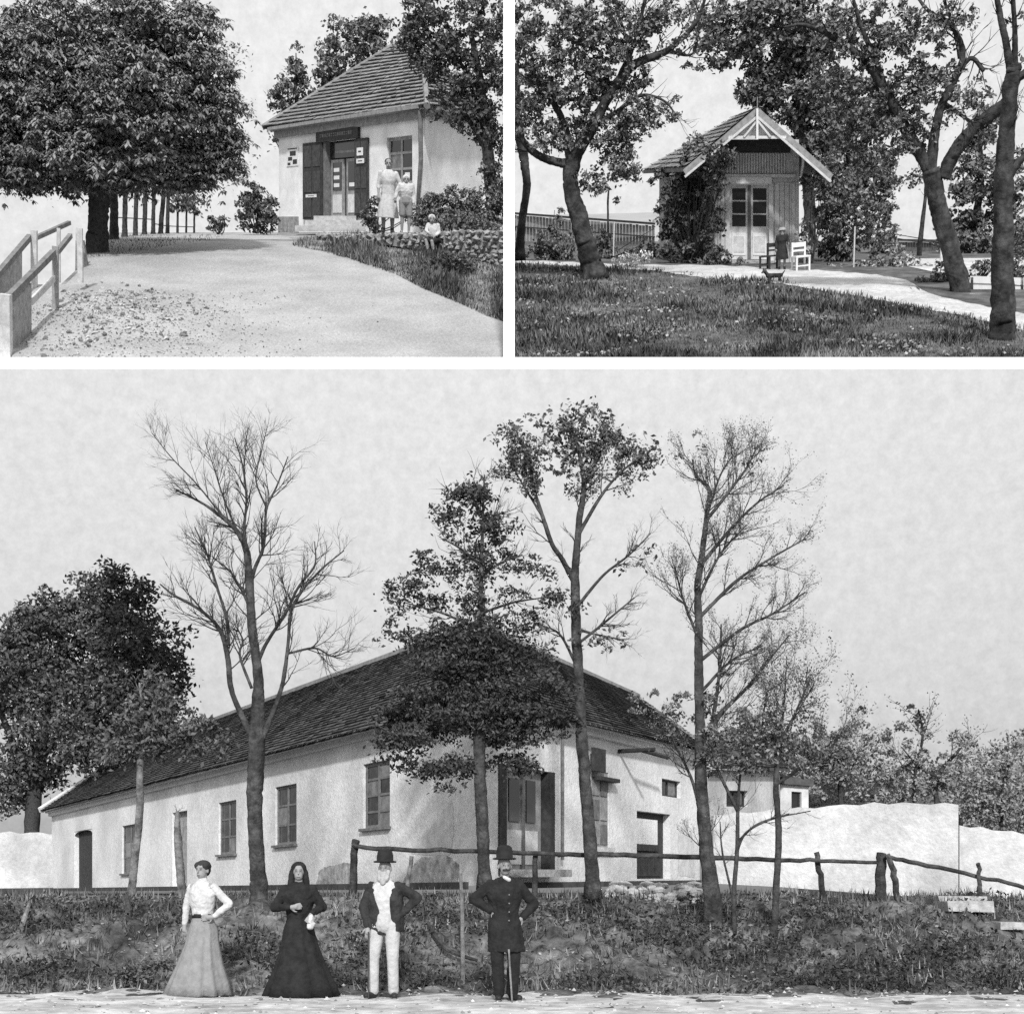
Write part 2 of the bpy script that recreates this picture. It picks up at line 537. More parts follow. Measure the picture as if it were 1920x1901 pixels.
# ------------------------------------------------------------------ walls with real openings
class Fac:
    """a wall face between two ends upright in the image (u, v base, v top, depth)"""
    def __init__(s, st, L, R):
        s.st = st
        s.bl, s.tl = st.P(L[0], L[1], L[3]), st.P(L[0], L[2], L[3])
        s.br, s.tr = st.P(R[0], R[1], R[3]), st.P(R[0], R[2], R[3])
        n = np.cross(s.br - s.bl, s.tl - s.bl)
        s.n = n / np.linalg.norm(n)
        if s.n[1] > 0: s.n = -s.n
        s.len = np.linalg.norm(s.br - s.bl); s.h = np.linalg.norm(s.tl - s.bl)
    def at(s, a, t, n=0.0):
        return (s.bl * (1 - a) + s.br * a) * (1 - t) + (s.tl * (1 - a) + s.tr * a) * t + s.n * n
    def inv(s, u, v):
        a, t = .5, .5
        for _ in range(25):
            def f(a, t):
                q = s.st.uv(s.at(a, t)); return np.array([q[0][0] - u, q[1][0] - v])
            e = f(a, t); h = 1e-4
            J = np.stack([(f(a + h, t) - e) / h, (f(a, t + h) - e) / h], 1)
            da = np.linalg.solve(J, -e)
            a += da[0]; t += da[1]
        return a, t
    def rect(s, u0, u1, vt, vb):
        a0, _ = s.inv(u0, (vt + vb) / 2); a1, _ = s.inv(u1, (vt + vb) / 2)
        _, t0 = s.inv((u0 + u1) / 2, vb); _, t1 = s.inv((u0 + u1) / 2, vt)
        return a0, a1, t0, t1
    def box(s, mb, a0, a1, t0, t1, n0, n1):
        p = [s.at(a0, t0, n0), s.at(a1, t0, n0), s.at(a1, t1, n0), s.at(a0, t1, n0), s.at(a0, t0, n1), s.at(a1, t0, n1), s.at(a1, t1, n1), s.at(a0, t1, n1)]
        return mb.hexa(p)
    def wall(s, mb, openings, reveal=.22):
        S = sorted({0.0, 1.0, *[o[0] for o in openings], *[o[1] for o in openings]})
        T = sorted({0.0, 1.0, *[o[2] for o in openings], *[o[3] for o in openings]})
        for i in range(len(S) - 1):
            for j in range(len(T) - 1):
                ca, ct = (S[i] + S[i + 1]) / 2, (T[j] + T[j + 1]) / 2
                if any(o[0] < ca < o[1] and o[2] < ct < o[3] for o in openings):
                    continue
                mb.add([s.at(S[i], T[j]), s.at(S[i + 1], T[j]), s.at(S[i + 1], T[j + 1]), s.at(S[i], T[j + 1])], [(0, 1, 2, 3)])
        for a0, a1, t0, t1 in openings:
            c = [(a0, t0), (a1, t0), (a1, t1), (a0, t1)]
            for k in range(4):
                q0, q1 = c[k], c[(k + 1) % 4]
                mb.add([s.at(*q0), s.at(*q1), s.at(*q1, -reveal), s.at(*q0, -reveal)], [(0, 1, 2, 3)])
            mb.add([s.at(*q, -reveal - .15) for q in c], [(0, 1, 2, 3)])
        return mb

def window(parent, f, rc, cols, rows, fm, gm, fw=.07, n=-.1, sill=True, name='window', label=None):
    a0, a1, t0, t1 = rc
    ds, dt = fw / f.len, fw / f.h
    mb = MB()
    f.box(mb, a0, a0 + ds, t0, t1, n - .05, n); f.box(mb, a1 - ds, a1, t0, t1, n - .05, n)
    f.box(mb, a0 + ds, a1 - ds, t0, t0 + dt, n - .05, n - .002); f.box(mb, a0 + ds, a1 - ds, t1 - dt, t1, n - .05, n - .002)
    for i in range(1, cols):
        a = a0 + (a1 - a0) * i / cols
        f.box(mb, a - ds * .55, a + ds * .55, t0 + dt, t1 - dt, n - .045, n - .004)
    for j in range(1, rows):
        t = t0 + (t1 - t0) * j / rows
        f.box(mb, a0 + ds, a1 - ds, t - dt * .35, t + dt * .35, n - .043, n - .008)
    w = part(name, mb, fm, parent, label)
    for i in range(cols):
        for j in range(rows):
            pb = MB()
            e = .004
            f.box(pb, a0 + (a1 - a0) * (i + .03) / cols, a0 + (a1 - a0) * (i + .97) / cols, t0 + (t1 - t0) * (j + .02) / rows, t0 + (t1 - t0) * (j + .98) / rows, n - .036 - e * ((i + j) % 2), n - .028)
            part('pane', pb, gm if rng.uniform() > .22 else MATS['glass_pale'], w)
    if sill:
        sb = MB()
        f.box(sb, a0 - ds * .9, a1 + ds * .9, t0 - dt * .9, t0 - dt * .02, -.2, .09)
        part('sill', sb, fm, w)
    return w

def courses(parent, A, Bp, C, D, rows, tw, m, thick=.035, name='tile_course', jit=.02, lap=1.25):
    """lapped rows of tiles from eave A-B to top D-C, every row a piece of its own"""
    A, Bp, C, D = [np.asarray(x, float) for x in (A, Bp, C, D)]
    nrm = np.cross(Bp - A, D - A); nrm /= np.linalg.norm(nrm)
    if nrm[2] < 0: nrm = -nrm
    for i in range(rows):
        t0, t1 = i / rows, min((i + lap) / rows, 1.0)
        l0, r0 = A + (D - A) * t0, Bp + (C - Bp) * t0
        l1, r1 = A + (D - A) * t1, Bp + (C - Bp) * t1
        n = max(1, int(np.linalg.norm(r0 - l0) / tw))
        k = (np.arange(n) + (.5 if i % 2 else 0) * 0)
        a0, a1 = k / n + .02 / n, (k + 1) / n - .02 / n
        sh = rng.normal(0, jit, n)
        lift = thick * (1 + rng.normal(0, .1, n))
        dn = (l0 - l1) / np.linalg.norm(l0 - l1)
        def row(l, r, a): return l[None] + (r - l)[None] * a[:, None]
        q0 = row(l0, r0, a0) + nrm * lift[:, None] + dn * sh[:, None]
        q1 = row(l0, r0, a1) + nrm * lift[:, None] + dn * sh[:, None]
        q2 = row(l1, r1, a1) + nrm * .004; q3 = row(l1, r1, a0) + nrm * .004
        b0 = q0 - nrm * (lift * .4)[:, None]; b1 = q1 - nrm * (lift * .4)[:, None]
        v = np.stack([q0, q1, q2, q3, b0, b1], 1).reshape(-1, 3)
        o = np.arange(n)[:, None] * 6
        q = np.vstack([o + np.array([0, 1, 2, 3]), o + np.array([4, 5, 1, 0])])
        mb = MB(); mb.add(v, q)
        part(name, mb, m, parent)


# ------------------------------------------------------------------ palette
mat('bark_dark', .055, .5, 14, .95, .6, 30)
mat('bark_mid', .05, .55, 9, .95, .6, 25, coarse=.4, cscale=3)
mat('bark_pale', .15, .7, 5, .95, .5, 20)
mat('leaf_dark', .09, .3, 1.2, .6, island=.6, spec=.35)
mat('leaf_mid', .14, .3, 1.2, .65, island=.6, spec=.3)
mat('leaf_chestnut', .19, .3, .8, .5, island=.5, spec=.45)
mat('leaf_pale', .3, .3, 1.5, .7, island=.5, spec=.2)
mat('leaf_hazy', .27, .25, 1, .8, island=.35, spec=.1)  # far trees: distance haze put into the leaf tone as a paler grey
mat('leaf_white', .62, .2, 2, .8, island=.3, spec=.2)
mat('plaster', .64, .14, 7, .95, .35, 16, coarse=.14, cscale=.45, detail=9)
mat('plaster_bright', .5, .16, 6, .95, .4, 14, coarse=.2, cscale=.6, detail=9)
mat('plaster_old', .62, .18, 2.5, .95, .2, 12, coarse=.2, cscale=.6)
mat('cornice_white', .66, .12, 4, .9)
mat('tile_dark', .075, .3, 5, .9, island=.5)
mat('shingle_grey', .2, .25, 6, .95, island=.14, coarse=.15)
mat('wood_dark', .045, .4, 8, .8)
mat('wood_mid', .16, .35, 7, .85, .2)
mat('wood_grey', .28, .3, 7, .9, .2)
mat('wood_pale', .6, .2, 6, .85, .15)
mat('paint_white', .74, .08, 5, .7)
mat('glass_dark', .018, .3, 2, .12, spec=.5)
mat('glass_grey', .03, .8, 4, .2, spec=.3)
mat('iron_dark', .03, .3, 8, .6)
mat('stone_light', .33, .35, 9, .95, .4, 20, island=.3)
mat('stone_grey', .26, .4, 7, .95, .5, 20, island=.2)
mat('cloth_black', .018, .4, 10, .9, .3, 25)
mat('cloth_dark', .03, .45, 9, .9, .3, 25)
mat('cloth_grey', .22, .15, 10, .95, .3, 20)
mat('cloth_white', .48, .16, 12, .95, .25, 20)
mat('cloth_pale', .42, .15, 9, .95, .3, 20)
mat('skin', .26, .1, 8, .7)
mat('hair_dark', .03, .3, 25, .7)
mat('hair_white', .34, .15, 25, .8)
mat('hair_fair', .5, .15, 25, .8)
mat('leather', .025, .3, 10, .5)
mat('leaf_deep', .05, .3, 1.2, .6, island=.6, spec=.3)
mat('skin_shade', .11, .1, 8, .8)
mat('glass_pale', .16, .5, 4, .3, spec=.3)
M = MATS

# ================================================================== LOWER SCENE: the long house above the road
# --- ground: road in front, bank, yard; one sheet to the horizon
def gz(x, y):
    x = np.asarray(x, float); y = np.asarray(y, float)
    edge = 17.0 + .25 * np.sin(x * .9) + .15 * np.sin(x * 2.3 + 1)
    t = np.clip((y - edge) / (5.6 + .4 * np.sin(x * .5)), 0, 1)
    z = 1.24 * (t * t * (3 - 2 * t)) ** .85
    inb = np.clip(1 - np.abs(y - 20) / 4.5, 0, 1)
    z = z + inb * (.10 * fbm(x, y, 1.6, 2) + .06 * fbm(x, y, 4.1, 5) + .04 * fbm(x, y, 9.3, 6)) + .015 * fbm(x, y, 2.2, 9)
    z = z - np.clip((x - 7.0) / 8, 0, 1) * .08 * np.clip((y - 19) / 4, 0, 1)
    return z
xs = np.concatenate([np.linspace(-900, -40, 14), np.linspace(-36, -13, 30), np.linspace(-12.8, 12.8, 420), np.linspace(13, 36, 30), np.linspace(40, 900, 14)])
ys = np.concatenate([np.linspace(-60, 10, 10), np.linspace(10.5, 15.8, 16), np.linspace(16, 24.5, 170), np.linspace(25, 70, 40), np.linspace(80, 1500, 14)])
X, Y = np.meshgrid(xs, ys)
Z = gz(X, Y)
nx, ny = len(xs), len(ys)
idx = np.arange(nx * ny).reshape(ny, nx)
g = MB(); g.smooth = True
g.add(np.stack([X, Y, Z], -1).reshape(-1, 3), np.stack([idx[:-1, :-1], idx[:-1, 1:], idx[1:, 1:], idx[1:, :-1]], -1).reshape(-1, 4))
struct('ground', g, mat('bank_soil', .1, .85, 4.5, .95, 1.0, 14, coarse=.55, cscale=1.1, detail=10), B, label='mottled grass and earth bank rising from the road to the long house')
rx = np.linspace(-60, 60, 200); ry = np.linspace(-40, 1, 40)
rb = MB(); rb.smooth = True
RX, RT = np.meshgrid(rx, np.linspace(0, 1, 40))
RE = 16.85 + .22 * np.sin(RX * .9) + .13 * np.sin(RX * 2.3 + 1) + .1 * np.sin(RX * 5.1)
RY = 2 + (RE - 2) * RT
RZ = gz(RX, RY) + .012
ii = np.arange(RX.size).reshape(RX.shape)
rb.add(np.stack([RX, RY, RZ], -1).reshape(-1, 3), np.stack([ii[:-1, :-1], ii[:-1, 1:], ii[1:, 1:], ii[1:, :-1]], -1).reshape(-1, 4))
struct('road', rb, mat('road_dust', .42, .4, 3.2, .95, .6, 9, coarse=.22, cscale=1.1, detail=8), B, label='pale dusty road along the foot of the bank')

# --- litter and weeds on the bank (nobody could count them)
n = 13000
px_, py_ = rng.uniform(-11.5, 11.5, n), rng.uniform(16.9, 23.6, n)
keep = fbm(px_, py_, 1.1, 3) + rng.normal(0, .5, n) > -.25
px_, py_ = px_[keep], py_[keep]
pp = np.stack([px_, py_, gz(px_, py_) + .015], -1)
lb = MB(); add_leaves(lb, pp, .06, .6, 1.6, .6)
struct('leaf_litter', lb, mat('litter', .13, .5, 2, .95, island=.75, coarse=.4, cscale=.8), B, label='dry leaves scattered over the bank', kind='stuff')
n = 6500
px_, py_ = rng.uniform(-11.5, 11.5, n), rng.uniform(17.1, 23.8, n)
keep = fbm(px_, py_, 1.4, 8) + rng.normal(0, .4, n) > .25
px_, py_ = px_[keep], py_[keep]
gb = MB(); blades(gb, np.stack([px_, py_, gz(px_, py_)], -1), rng.uniform(.06, .2, len(px_)), .85, .16)
n = 30000                                                # flattened dry grass
px_, py_ = rng.uniform(-11.5, 11.5, n), rng.uniform(17.0, 23.8, n)
keep = fbm(px_, py_, 2.3, 12) + rng.normal(0, .5, n) > .1
px_, py_ = px_[keep], py_[keep]
blades(gb, np.stack([px_, py_, gz(px_, py_) + .01], -1), rng.uniform(.1, .22, len(px_)), .99, .14)
struct('grass', gb, mat('bank_grass', .12, .4, 1.5, .9, island=.7, coarse=.55, cscale=.9), B, label='short rough grass on the bank', kind='stuff')
n = 1500
px_, py_ = rng.uniform(-9, 9, n), rng.uniform(13, 17.3, n)
sb = MB()
for i in range(n):
    r_ = abs(rng.normal(0, .014)) + .008
    sb.add(np.array([[1, 0, 0], [-1, 0, 0], [0, 1, 0], [0, -1, 0], [0, 0, .8], [0, 0, -.8]]) * r_ * rng.uniform(.6, 1.3, (6, 3)) + np.array([px_[i], py_[i], gz(px_[i], py_[i]) + .015]), None,
           [(0, 2, 4), (2, 1, 4), (1, 3, 4), (3, 0, 4), (2, 0, 5), (1, 2, 5), (3, 1, 5), (0, 3, 5)])
struct('gravel', sb, mat('road_gravel', .35, .3, 5, .95, island=.6), B, label='loose small stones on the dusty road', kind='stuff')
# dark low scrub on the bank
scr = [(40, 1745, 70, 22), (180, 1720, 60, 14), (330, 1730, 50, 16), (470, 1800, 60, 20), (690, 1790, 40, 30), (840, 1760, 60, 24), (1080, 1725, 90, 20), (1250, 1760, 90, 22), (1330, 1720, 60, 22), (1420, 1790, 80, 22), (1540, 1740, 80, 18),
       (1640, 1830, 90, 26), (1780, 1800, 90, 26), (1860, 1720, 60, 16), (1560, 1860, 120, 14), (1120, 1850, 90, 12), (800, 1850, 60, 14), (640, 1860, 60, 12), (1880, 1850, 60, 16), (90, 1830, 80, 16)]
gb = MB()
for u, v, ru, rv in scr:
    nn = int(ru * rv * .6)
    uu, vv = rng.normal(u, ru * .8, nn), rng.normal(v, rv * .75, nn)
    yy = np.interp(vv, [1665, 1690, 1740, 1800, 1865], [24, 22.3, 20.5, 18.8, 17.2])
    xx = (uu - CX) / F * yy
    add_leaves(gb, np.stack([xx, yy, gz(xx, yy) + np.abs(rng.normal(0, .07, nn)) + .02], -1), .07, .5, .4, .6)
struct('undergrowth', gb, mat('scrub', .045, .4, 1.5, .9, island=.7), B, label='dark low scrub in patches on the bank', kind='stuff')

# --- the long house
LF = Fac(B, (97, 1668, 1524, 56.7), (907, 1660, 1318, 23.7))
RF = Fac(B, (907, 1660, 1318, 23.7), (1312, 1653, 1419, 34.7))
house = root('farmhouse', 'long whitewashed house with dark tiled roof standing above the road', 'house', B, LF.br)
w5 = LF.rect(681, 731, 1428, 1551); w4 = LF.rect(516, 556, 1472, 1583); w3 = LF.rect(410, 443, 1502, 1601)
d2 = LF.rect(323, 351, 1521, 1662); w1 = LF.rect(229, 256, 1546, 1637); ad = LF.rect(139, 173, 1556, 1666)
ed = RF.rect(934, 1041, 1440, 1640); sw = RF.rect(1109, 1141, 1446, 1588); sm = RF.rect(1241, 1276, 1462, 1494); bd = RF.rect(1194, 1257, 1523, 1647)
wb = MB(); LF.wall(wb, [w5, w4, w3, d2, w1, ad], .24)
RF.wall(wb, [ed, sw, sm, bd], .26)
# closing walls behind
inn = np.array([4.0, 9.0, 0])
bl2, br2 = LF.bl + np.array([7.7, 4.6, 0]), RF.br + np.array([-5.0, 4.5, 0])
for p, q in ((LF.bl, bl2), (RF.br, br2)):
    up_ = np.array([0, 0, 3.35])
    wb.add([p, q, q + up_, p + up_], [(0, 1, 2, 3)])
part('wall', wb, M['plaster'], house)
pl = MB(); LF.box(pl, 0, .985, -.02, .022, 0, .06); RF.box(pl, .02, 1, -.02, .015, 0, .05)
part('plinth', pl, mat('plinth_dark', .06, .4, 4), house)
co = MB(); LF.box(co, -.004, 1.0, .955, 1.0, -.05, .12); LF.box(co, -.006, 1.0, 1.0, 1.025, -.05, .24)
RF.box(co, .012, 1.0, .955, 1.0, -.05, .12); RF.box(co, .02, 1.004, 1.0, 1.025, -.05, .24)
part('cornice', co, M['cornice_white'], house)
gd = M['glass_dark']
window(house, LF, w5, 2, 4, M['wood_mid'], M['glass_grey'], .07, -.06)
window(house, LF, w4, 2, 3, M['wood_mid'], M['glass_grey'], .07, -.06)
window(house, LF, w3, 2, 3, M['wood_mid'], M['glass_grey'], .07, -.06)
window(house, LF, w1, 2, 3, M['wood_mid'], M['glass_grey'], .07, -.06)
def door_leaf(parent, f, rc, m, n=-.14, planks=4, label=None):
    a0, a1, t0, t1 = rc
    db = MB(); f.box(db, a0, a1, t0, t1, n - .05, n - .02)
    d_ = part('door', db, m, parent, label)
    for k in range(planks):
        q = MB(); f.box(q, a0 + (a1 - a0) * (k + .04) / planks, a0 + (a1 - a0) * (k + .96) / planks, t0 + .005, t1 - .005, n - .02, n + rng.uniform(0, .012))
        part('plank', q, m, d_)
    h = MB(); f.box(h, a1 - (a1 - a0) * .18, a1 - (a1 - a0) * .1, t0 + (t1 - t0) * .45, t0 + (t1 - t0) * .49, n + .005, n + .05)
    part('handle', h, M['iron_dark'], d_)
    return d_
door_leaf(house, LF, d2, M['wood_grey'], -.16, 3, 'narrow grey plank door')
dm = door_leaf(house, LF, ad, M['wood_dark'], -.2, 4, 'dark door under a shallow arch')
ar = MB()
for k in range(10):
    f0, f1 = k / 10, (k + 1) / 10
    a0, a1 = ad[0] + (ad[1] - ad[0]) * f0, ad[0] + (ad[1] - ad[0]) * f1
    h0 = .05 * math.sqrt(max(0, 1 - (2 * f0 - 1) ** 2)) if 0 < f0 < 1 else 0
    h1 = .05 * math.sqrt(max(0, 1 - (2 * f1 - 1) ** 2)) if 0 < f1 < 1 else 0
    p = [LF.at(a0, ad[3] + h0 - .05, -.02), LF.at(a1, ad[3] + h1 - .05, -.02), LF.at(a1, ad[3] + .002, -.02), LF.at(a0, ad[3] + .002, -.02)]
    ar.add(p, [(0, 1, 2, 3)])
part('arch', ar, M['plaster'], house)
# corner entrance
def sub(rc, x0, x1, y0, y1):
    return (rc[0] + (rc[1] - rc[0]) * x0, rc[0] + (rc[1] - rc[0]) * x1, rc[2] + (rc[3] - rc[2]) * y0, rc[2] + (rc[3] - rc[2]) * y1)
eb = MB(); RF.box(eb, *sub(ed, .16, .86, .05, .98), -.2, -.16)
edoor = part('door', eb, M['wood_grey'], house, 'pale double door with two tall glass panels')
for x0, x1 in ((.28, .46), (.58, .74)):
    q = MB(); RF.box(q, *sub(ed, x0, x1, .5, .9), -.15, -.13); part('pane', q, gd, edoor)
    q = MB(); RF.box(q, *sub(ed, x0 - .04, x1 + .04, .1, .42), -.16, -.13); part('panel', q, M['wood_pale'], edoor)
q = MB(); RF.box(q, *sub(ed, .49, .54, .05, .98), -.16, -.11); part('rail', q, M['wood_mid'], edoor)
for x0, x1, mm in ((.0, .12, 'wood_dark'), (.88, .97, 'wood_dark')):
    q = MB(); RF.box(q, *sub(ed, x0, x1, .0, 1.0), -.2, .03); part('jamb', q, M[mm], house)
q = MB(); RF.box(q, *sub(ed, .1, .9, -.02, .05), -.2, .5); part('doorstep', q, M['stone_light'], house)
q = MB(); q.tube([RF.at(ed[1] + .012, .15, .1), RF.at(ed[1] + .012, .93, .1)], [.035, .035], 8); part('downpipe', q, M['wood_mid'], house)
shutter = MB(); RF.box(shutter, *sw, -.06, -.02)
shp = part('shutter', shutter, M['wood_grey'], house, 'closed grey window shutters')
for k in range(2):
    for j in range(3):
        q = MB(); RF.box(q, *sub(sw, .08 + .46 * k, .46 + .46 * k, .04 + .32 * j, .3 + .32 * j), -.02, .005); part('panel', q, M['wood_mid'] if (k + j) % 2 else M['wood_grey'], shp)
q = MB(); RF.box(q, *sub(sw, -.1, 1.1, -.06, 0), -.1, .12); part('sill', q, M['plaster_bright'], house)
window(house, RF, sm, 2, 1, M['wood_dark'], gd, .05, -.1, False)
# low barred opening with a pale slatted screen
q = MB(); RF.box(q, *sub(bd, 0, 1, 0, 1), -.24, -.2); hatch = part('hatch', q, M['wood_dark'], house, 'dark low doorway with pale slatted screen')
for k in range(13):
    q = MB(); RF.box(q, *sub(bd, .1 + .052 * k, .138 + .052 * k, .52, .9), -.17, -.14); part('slat', q, M['paint_white'], hatch)
q = MB(); RF.box(q, *sub(bd, .1, .8, .42, .52), -.19, -.12); part('rail', q, M['wood_dark'], hatch)
for k in range(4):
    q = MB(); RF.box(q, *sub(bd, .08 + .21 * k, .27 + .21 * k, .04, .4), -.19, -.16); part('plank', q, M['wood_dark'], hatch)
q = MB(); q.tube([RF.at(.53, .9, .0), RF.at(.53, .9, .9)], [.05, .05], 6); q.tube([RF.at(.53, .9, .55), RF.at(.66, .885, .62)], [.045, .045], 6)
part('bracket', q, M['iron_dark'], house)
q = MB(); RF.box(q, .385, .44, .73, .88, .1, .16); part('hanging_board', q, M['wood_dark'], house)
q = MB(); RF.box(q, .41, .5, .675, .7, .02, .2); part('canopy', q, M['wood_dark'], house)
# roof: two planes meeting in a hip above the corner, laid in courses
ldir = (LF.bl - LF.br); ldir /= np.linalg.norm(ldir)
rdir = (RF.br - RF.bl); rdir /= np.linalg.norm(rdir)
eL = LF.at(-.01, 1.03, .4); eR = RF.at(1.02, 1.03, .4)
eC = B.P(907, 1312, 22.9)
apex = B.P(893, 1172, 33.0)
rL = apex + ldir * (np.linalg.norm(eL - eC) - 6.0); rL[2] = apex[2]
rR = apex + rdir * (np.linalg.norm(eR - eC) - 2.0); rR[2] = apex[2] - .3
rb_ = MB(); dn = np.array([0, 0, .05])
rb_.add([eL - dn, eC - dn, apex - dn, rL - dn], [(0, 1, 2, 3)]); rb_.add([eC - dn, eR - dn, rR - dn, apex - dn], [(0, 1, 2, 3)])
vly = apex + np.array([-.2, 9.3, -4.2])                 # valley behind the hip
rb_.add([rL - dn, apex - dn, vly, vly + (rL - apex)], [(0, 1, 2, 3)]); rb_.add([apex - dn, rR - dn, vly + (rR - apex), vly], [(0, 1, 2, 3)])
roof = part('roof', rb_, M['tile_dark'], house)
courses(roof, eL, eC, apex, rL, 30, .3, M['tile_dark'], .05)
courses(roof, eC, eR, rR, apex, 30, .3, M['tile_dark'], .05)
q = MB(); q.tube([rL, apex], [.13, .13], 6); q.tube([apex, rR], [.13, .13], 6); q.tube([eC, apex], [.11, .11], 6)
part('ridge', q, M['shingle_grey'], roof)
q = MB(); q.tube([eL + np.array([0, 0, .03]), rL + np.array([0, 0, .03])], [.16, .16], 4); part('verge', q, M['cornice_white'], roof)
ch = MB(); c0 = rL + (apex - rL) * .06 + np.array([0, 0, .3]); ch.box(c0, .35, .35, .8)
part('chimney', ch, M['plaster_old'], roof)

# --- annex and outbuilding at the far end of the yard
AF = Fac(B, (1322, 1640, 1442, 38), (1462, 1640, 1446, 45))
an = root('annex', 'low white outbuilding with one dark window behind the saplings', 'building', B, AF.bl)
o1 = AF.rect(1362, 1402, 1482, 1512)
wb = MB(); AF.wall(wb, [o1], .25); wb.add([AF.br, AF.br + np.array([0, 5, 0]), AF.tr + np.array([0, 5, 0]), AF.tr], [(0, 1, 2, 3)]); part('wall', wb, M['plaster_bright'], an)
window(an, AF, o1, 2, 1, M['wood_dark'], gd, .06, -.12, False)
rf = MB(); e0, e1 = AF.at(-.03, 1, .3), AF.at(1.03, 1, .3); t0_, t1_ = e0 + np.array([1.0, 3.0, .9]), e1 + np.array([-.5, 3.0, .9])
rf.hexa([e0, e1, t1_, t0_, e0 + [0, 0, .1], e1 + [0, 0, .1], t1_ + [0, 0, .1], t0_ + [0, 0, .1]]); rfo = part('roof', rf, M['tile_dark'], an)
courses(rfo, e0 + [0, 0, .11], e1 + [0, 0, .11], t1_ + [0, 0, .11], t0_ + [0, 0, .11], 10, .3, M['tile_dark'], .05)
SF = Fac(B, (1463, 1640, 1470, 46), (1516, 1640, 1474, 46.5))
sh = root('shed', 'small pale shed wall with dark opening beside the garden wall', 'shed', B, SF.bl)
o2 = SF.rect(1484, 1503, 1484, 1520)
wb = MB(); SF.wall(wb, [o2], .2); wb.add([SF.br, SF.br + np.array([0, 4, 0]), SF.tr + np.array([0, 4, 0]), SF.tr], [(0, 1, 2, 3)]); part('wall', wb, M['plaster_old'], sh)
rf = MB(); SF.box(rf, -.05, 1.06, 1.0, 1.08, -4, .2); part('roof', rf, M['tile_dark'], sh)
window(sh, SF, o2, 1, 1, M['wood_dark'], gd, .05, -.1, False)

# --- garden walls
def garden_wall(name, label, pts, thick, m, base_m=None, cap=None):
    """pts: (u, v base, v top, depth)"""
    b = B.P(pts[0][0], pts[0][1], pts[0][3])
    r = root(name, label, 'wall', B, b)
    mb = MB(); cb = MB()
    for i, (p, q) in enumerate(zip(pts[:-1], pts[1:])):
        n_ = 7
        L = [p + (q - p) * t for t in np.linspace(0, 1, n_)] if False else [tuple(np.array(p) + (np.array(q) - np.array(p)) * t) for t in np.linspace(0, 1, n_)]
        for s_, (a, c) in enumerate(zip(L[:-1], L[1:])):
            jit0 = 2.4 * math.sin(i * 9.1 + s_ * 2.3); jit1 = 2.4 * math.sin(i * 9.1 + (s_ + 1) * 2.3)
            P0, P1 = B.P(a[0], a[1] + 8, a[3]), B.P(c[0], c[1] + 8, c[3])
            T0, T1 = B.P(a[0], a[2] + jit0, a[3]), B.P(c[0], c[2] + jit1, c[3])
            k = np.array([0, thick, 0])
            mb.hexa([P0, P1, T1, T0, P0 + k, P1 + k, T1 + k, T0 + k])
    part('masonry', mb, m, r)
    if cap:
        for p, q in zip(pts[:-1], pts[1:]):
            T0, T1 = B.P(p[0], p[2], p[3]), B.P(q[0], q[2], q[3])
            k = np.array([0, thick + .08, 0]); o = np.array([0, -.08, 0]); h = np.array([0, 0, .09])
            cb.hexa([T0 + o, T1 + o, T1 + o + h, T0 + o + h, T0 + k, T1 + k, T1 + k + h, T0 + k + h])
        part('coping', cb, m, r)
    return r
garden_wall('garden_wall', 'bright white garden wall stepping down behind the rail fence', [(1338, 1648, 1528, 34), (1470, 1655, 1517, 33.2), (1640, 1668, 1505, 32.4), (1797, 1682, 1507, 31.5)], .4, M['plaster_bright'])
garden_wall('garden_wall', 'lower whitewashed wall section running out past the garden corner', [(1799, 1683, 1547, 31.6), (1920, 1692, 1562, 31.2), (2150, 1705, 1590, 30.5)], .4, M['plaster_bright'])
garden_wall('garden_wall', 'pale yard wall joined to the arched-door end of the house', [(-220, 1672, 1556, 57.5), (0, 1670, 1560, 57), (112, 1668, 1562, 56.6)], .4, M['plaster_bright'])
q = MB(); p0, p1 = B.P(-220, 1672, 57.4), B.P(105, 1668, 56.5); q.hexa([p0 + [0, 0, -.2], p1 + [0, 0, -.2], p1 + [0, 0, .1], p0 + [0, 0, .1], p0 + [0, -.1, -.2], p1 + [0, -.1, -.2], p1 + [0, -.1, .1], p0 + [0, -.1, .1]])
part('plinth', q, M['plinth_dark'], bpy.data.objects['garden_wall.002'])

# --- rail fence
def gpt(u, v):
    d = np.interp(v, [1660, 1680, 1700, 1750, 1800, 1865], [24.5, 23.6, 22.4, 20.4, 18.8, 17.2])
    p = B.P(u, v, d); p[2] = gz(p[0], p[1]); return p, d
fn = root('rail_fence', 'weathered pole fence with one long rail above the bank', 'fence', B, B.P(1100, 1668, 23))
def rail(parent, pts, m='bark_mid', name='rail'):
    sp = spline(pts, 5); mb = MB()
    mb.tube(np.array([B.P(a[0], a[1], a[3]) for a in sp]) + rng.normal(0, .008, (len(sp), 3)), sp[:, 2] * sp[:, 3] / F, 7)
    return part(name, mb, M[m], parent)
rail(fn, [(662, 1583, 3.5, 22.3), (690, 1590, 4.5, 22.3), (800, 1594, 4.5, 22.3), (930, 1597, 4.5, 22.3), (1050, 1602, 4.5, 22.3)])
rail(fn, [(1046, 1602, 4.5, 22.2), (1150, 1603, 5, 22.2), (1250, 1606, 5, 22.2), (1330, 1608, 5, 22.2)])
rail(fn, [(1330, 1608, 5, 22.1), (1440, 1611, 4.5, 22.1), (1540, 1614, 4, 22.1), (1648, 1618, 3.5, 22.1)])
rail(fn, [(1660, 1606, 4, 22), (1720, 1618, 4.5, 22), (1830, 1642, 4, 21.7), (1925, 1664, 4, 21.4), (1980, 1676, 4, 21.3)])
